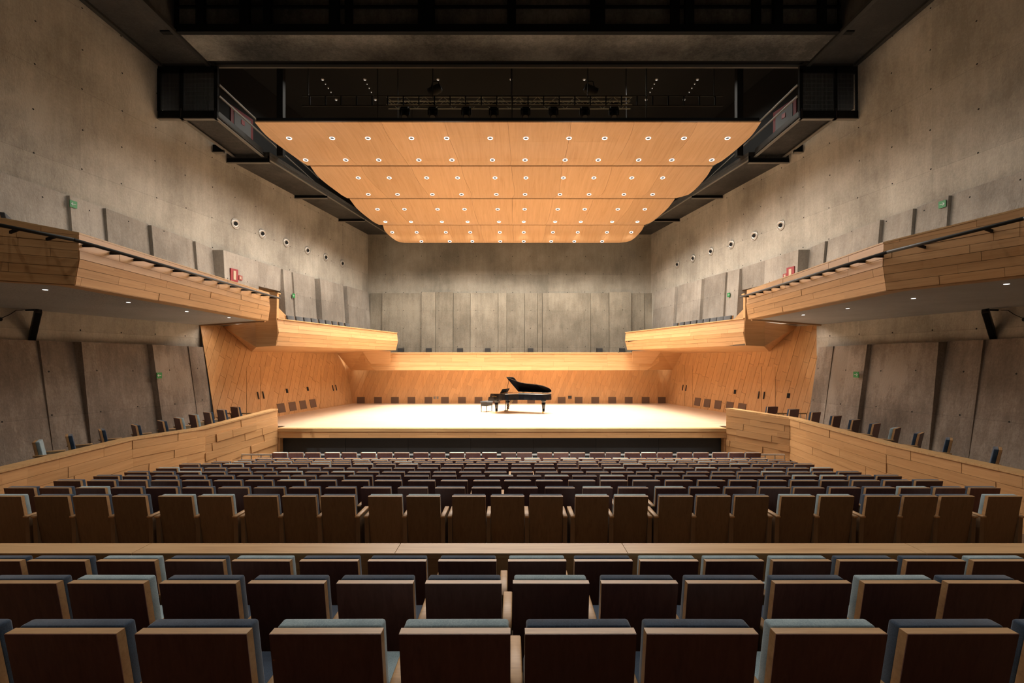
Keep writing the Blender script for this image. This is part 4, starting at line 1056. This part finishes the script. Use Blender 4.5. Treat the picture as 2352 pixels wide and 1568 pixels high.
# ================================================================== front rail of the stalls and terrace rails
def railing(name, pts, h, n, label, mat, top):
    root = empty(name, pts[0]); lo = Vector(pts[0]); tag(root, label, 'railing')
    a, b = Vector(pts[0])-lo, Vector(pts[1])-lo; u = Vector((0,0,h))
    MB().bar(a+u, b+u, .05, .045).build('top_rail', top, root)
    for k in range(n+1):
        p = a+(b-a)*k/n; MB().box(p.x-.014,p.x+.014,p.y-.014,p.y+.014,p.z,p.z+h-.02).build('post', mat, root)
    MB().bar(a+u*.12, b+u*.12, .03, .03).build('bottom_rail', mat, root)
yr = 16.5; zr_ = P(0,1044,yr).z
railing('stalls_rail', [(P(555,0,yr).x, yr, rowfloor('N')), (P(1802,0,yr).x, yr, rowfloor('N'))], zr_-rowfloor('N'), 56, 'long pale metal rail between the front stalls row and the stage', M['steel'], M['rail_white'])
railing('terrace_rail', [(woodx(-1,18.9,-2.5)+.05, 18.88, ZS-.17), (-9.5, 18.88, ZS-.17)], .66, 9, 'low rail between the left terrace seats and the stage', M['rail_white'], M['oak_cap'])
railing('terrace_rail', [(9.7, 18.88, ZS-.17), (woodx(1,18.9,-2.5)-.05, 18.88, ZS-.17)], .66, 8, 'low rail between the right terrace seats and the stage', M['rail_white'], M['oak_cap'])

# ================================================================== grand piano and bench
def piano():
    O = Vector((-.675, 24.07, ZS)); root = empty('grand_piano', O, math.radians(-27))
    tag(root, 'glossy black concert grand piano with raised lid on the stage', 'piano')
    out = [(0.16,.76),(2.35,.76),(2.50,.72),(2.60,.60),(2.63,.44),(2.60,.28),(2.50,.14),(2.32,-.01),(2.10,-.09),(1.80,-.14),(1.50,-.20),(1.26,-.29),(1.08,-.47),(.90,-.66),(.76,-.74),(.60,-.76),(.16,-.76)]
    k = bmesh.new()
    MB().prism([(x,y,.665) for x, y in out], (0,0,.285)).build('rim', M['gloss'], root)
    c_in = [(x*.985+.01, y*.95) for x, y in out[1:-1]]
    MB().prism([(max(x,.5),y,.945) for x, y in c_in], (0,0,.007)).build('iron_plate', M['plate'], root)
    MB().box(-.16,.30,-.76,.76,.60,.70).build('keybed', M['gloss'], root)
    for y0, y1 in ((-.76,-.64),(.64,.76)):
        MB().loft([(-.14,y0,.69),(.42,y0,.69),(.42,y0,.955),(-.02,y0,.955),(-.06,y0,.80),(-.14,y0,.78)], [(-.14,y1,.69),(.42,y1,.69),(.42,y1,.955),(-.02,y1,.955),(-.06,y1,.80),(-.14,y1,.78)]).build('cheek_arm', M['gloss'], root)
    kb = MB().box(-.12,.04,-.63,.63,.70,.735).build('keyboard', M['ivory'], root)
    mb = MB()
    for i in range(52):
        if i % 7 not in (2, 6): mb.box(-.06,.04,-.63+(i+.88)*1.26/52,-.63+(i+1.12)*1.26/52,.735,.748)
    mb.build('black_keys', M['gloss'], kb)
    MB().box(.06,.10,-.64,.64,.72,.93).build('fallboard', M['gloss'], root)
    MB().box(.10,.34,-.64,.64,.90,.945).build('top_block', M['gloss'], root)
    MB().loft([(.28,-.38,.955),(.28,.38,.955),(.31,.38,.955),(.31,-.38,.955)], [(.42,-.38,1.17),(.42,.38,1.17),(.45,.38,1.17),(.45,-.38,1.17)]).build('music_desk', M['gloss'], root)
    # lid, hinged along the far straight side
    lid = bpy.data.objects.new('lid', None)
    th = math.radians(30)
    def L(x, y, t): w_ = .77-y; return (x, .77-w_*math.cos(th)-t*math.sin(th), .965+w_*math.sin(th)+t*math.cos(th))
    lo_ = [(.74,.77)] + [p for p in out[1:15] if p[0] > .8] + [(.74,-.74)]
    MB().loft([L(x,y,0) for x, y in lo_], [L(x,y,.022) for x, y in lo_]).build('lid', M['gloss'], root)
    fl = [(.74,.77),(1.14,.77),(1.14,-.70),(1.10,-.76),(.74,-.76)]
    MB().loft([L(x,y,.026) for x, y in fl], [L(x,y,.046) for x, y in fl]).build('folded_front_lid', M['gloss'], root)
    MB().tube((.80,-.66,.95), L(.80,-.60,0), .013, 8).build('lid_prop', M['gloss'], root)
    for x in (1.0, 1.5, 2.1): MB().tube((x-.07,.775,.962), (x+.07,.775,.962), .012, 8).build('hinge', M['brass'], root)
    rimtop = [(x,y,.952) for x, y in out[3:15]]
    mb = MB()
    for a, b in zip(rimtop, rimtop[1:]): mb.tube(a, b, .008, 6)
    mb.build('added_rim_highlight', M['steel'], root)  # pale bead added to stand in for the reflection along the rim
    for x, y in ((.22,-.60),(.22,.60),(2.28,.36)):
        lg = MB().lathe([(.13,.66),(.13,.60),(.08,.58),(.10,.52),(.075,.30),(.055,.14),(.07,.12),(.05,.09),(.02,.085)], 14, (x,y,0)).build('leg', M['gloss'], root, True)
        MB().lathe([(.045,-.012),(.045,.012)], 14, (x-.03,y,.045), (0,1,0)).build('caster', M['brass'], lg)
        MB().box(x-.04,x+.015,y-.02,y+.02,.045,.10).build('caster_fork', M['brass'], lg)
    ly = MB().box(.42,.47,-.16,.16,.06,.12).build('pedal_lyre', M['gloss'], root)
    for y in (-.08,.08): MB().tube((.445,y,.12), (.445,y*.7,.62), .016, 8).build('lyre_column', M['gloss'], ly)
    for y in (-.08,.08): MB().tube((.46,y,.14), (.80,y,.66), .007, 6).build('brace_rod', M['brass'], ly)
    for y in (-.07,0,.07): MB().box(.32,.42,y-.016,y+.016,.06,.075).build('pedal', M['brass'], ly)
    # fine gilt lettering on the side arm, two bars and an emblem
    mb = MB(); mb.box(.06,.16,-.7625,-.76,.815,.822); mb.box(.20,.32,-.7625,-.76,.815,.822); mb.box(.175,.19,-.7625,-.76,.83,.86); mb.build('gilt_mark', M['brass'], root)
piano()
def bench():
    root = empty('piano_bench', (-1.27, 24.25, ZS), math.radians(-27)); tag(root, 'padded piano bench on slim legs beside the keyboard', 'bench')
    MB().box(-.17,.17,-.29,.29,.30,.44).build('apron', M['dark_steel'], root)
    me = rounded('cushion', -.19, .19, -.31, .31, .44, .53, .02, 0, M['charcoal']); obj(me, 'cushion', root)
    mb = MB()
    for i in range(2):
        for j in range(3): mb.lathe([(.012,.528),(.012,.533)], 8, (-.08+.16*i,-.2+.2*j,0))
    mb.build('button', M['black'], root)
    for x in (-.15,.15):
        for y in (-.26,.26): MB().tube((x,y,0), (x,y,.30), .014, 8, .022).build('leg', M['dark_steel'], root)
    MB().lathe([(.045,0),(.045,.04)], 12, (-.17,-.12,.37), (-1,0,0)).build('height_knob', M['black'], root)
bench()
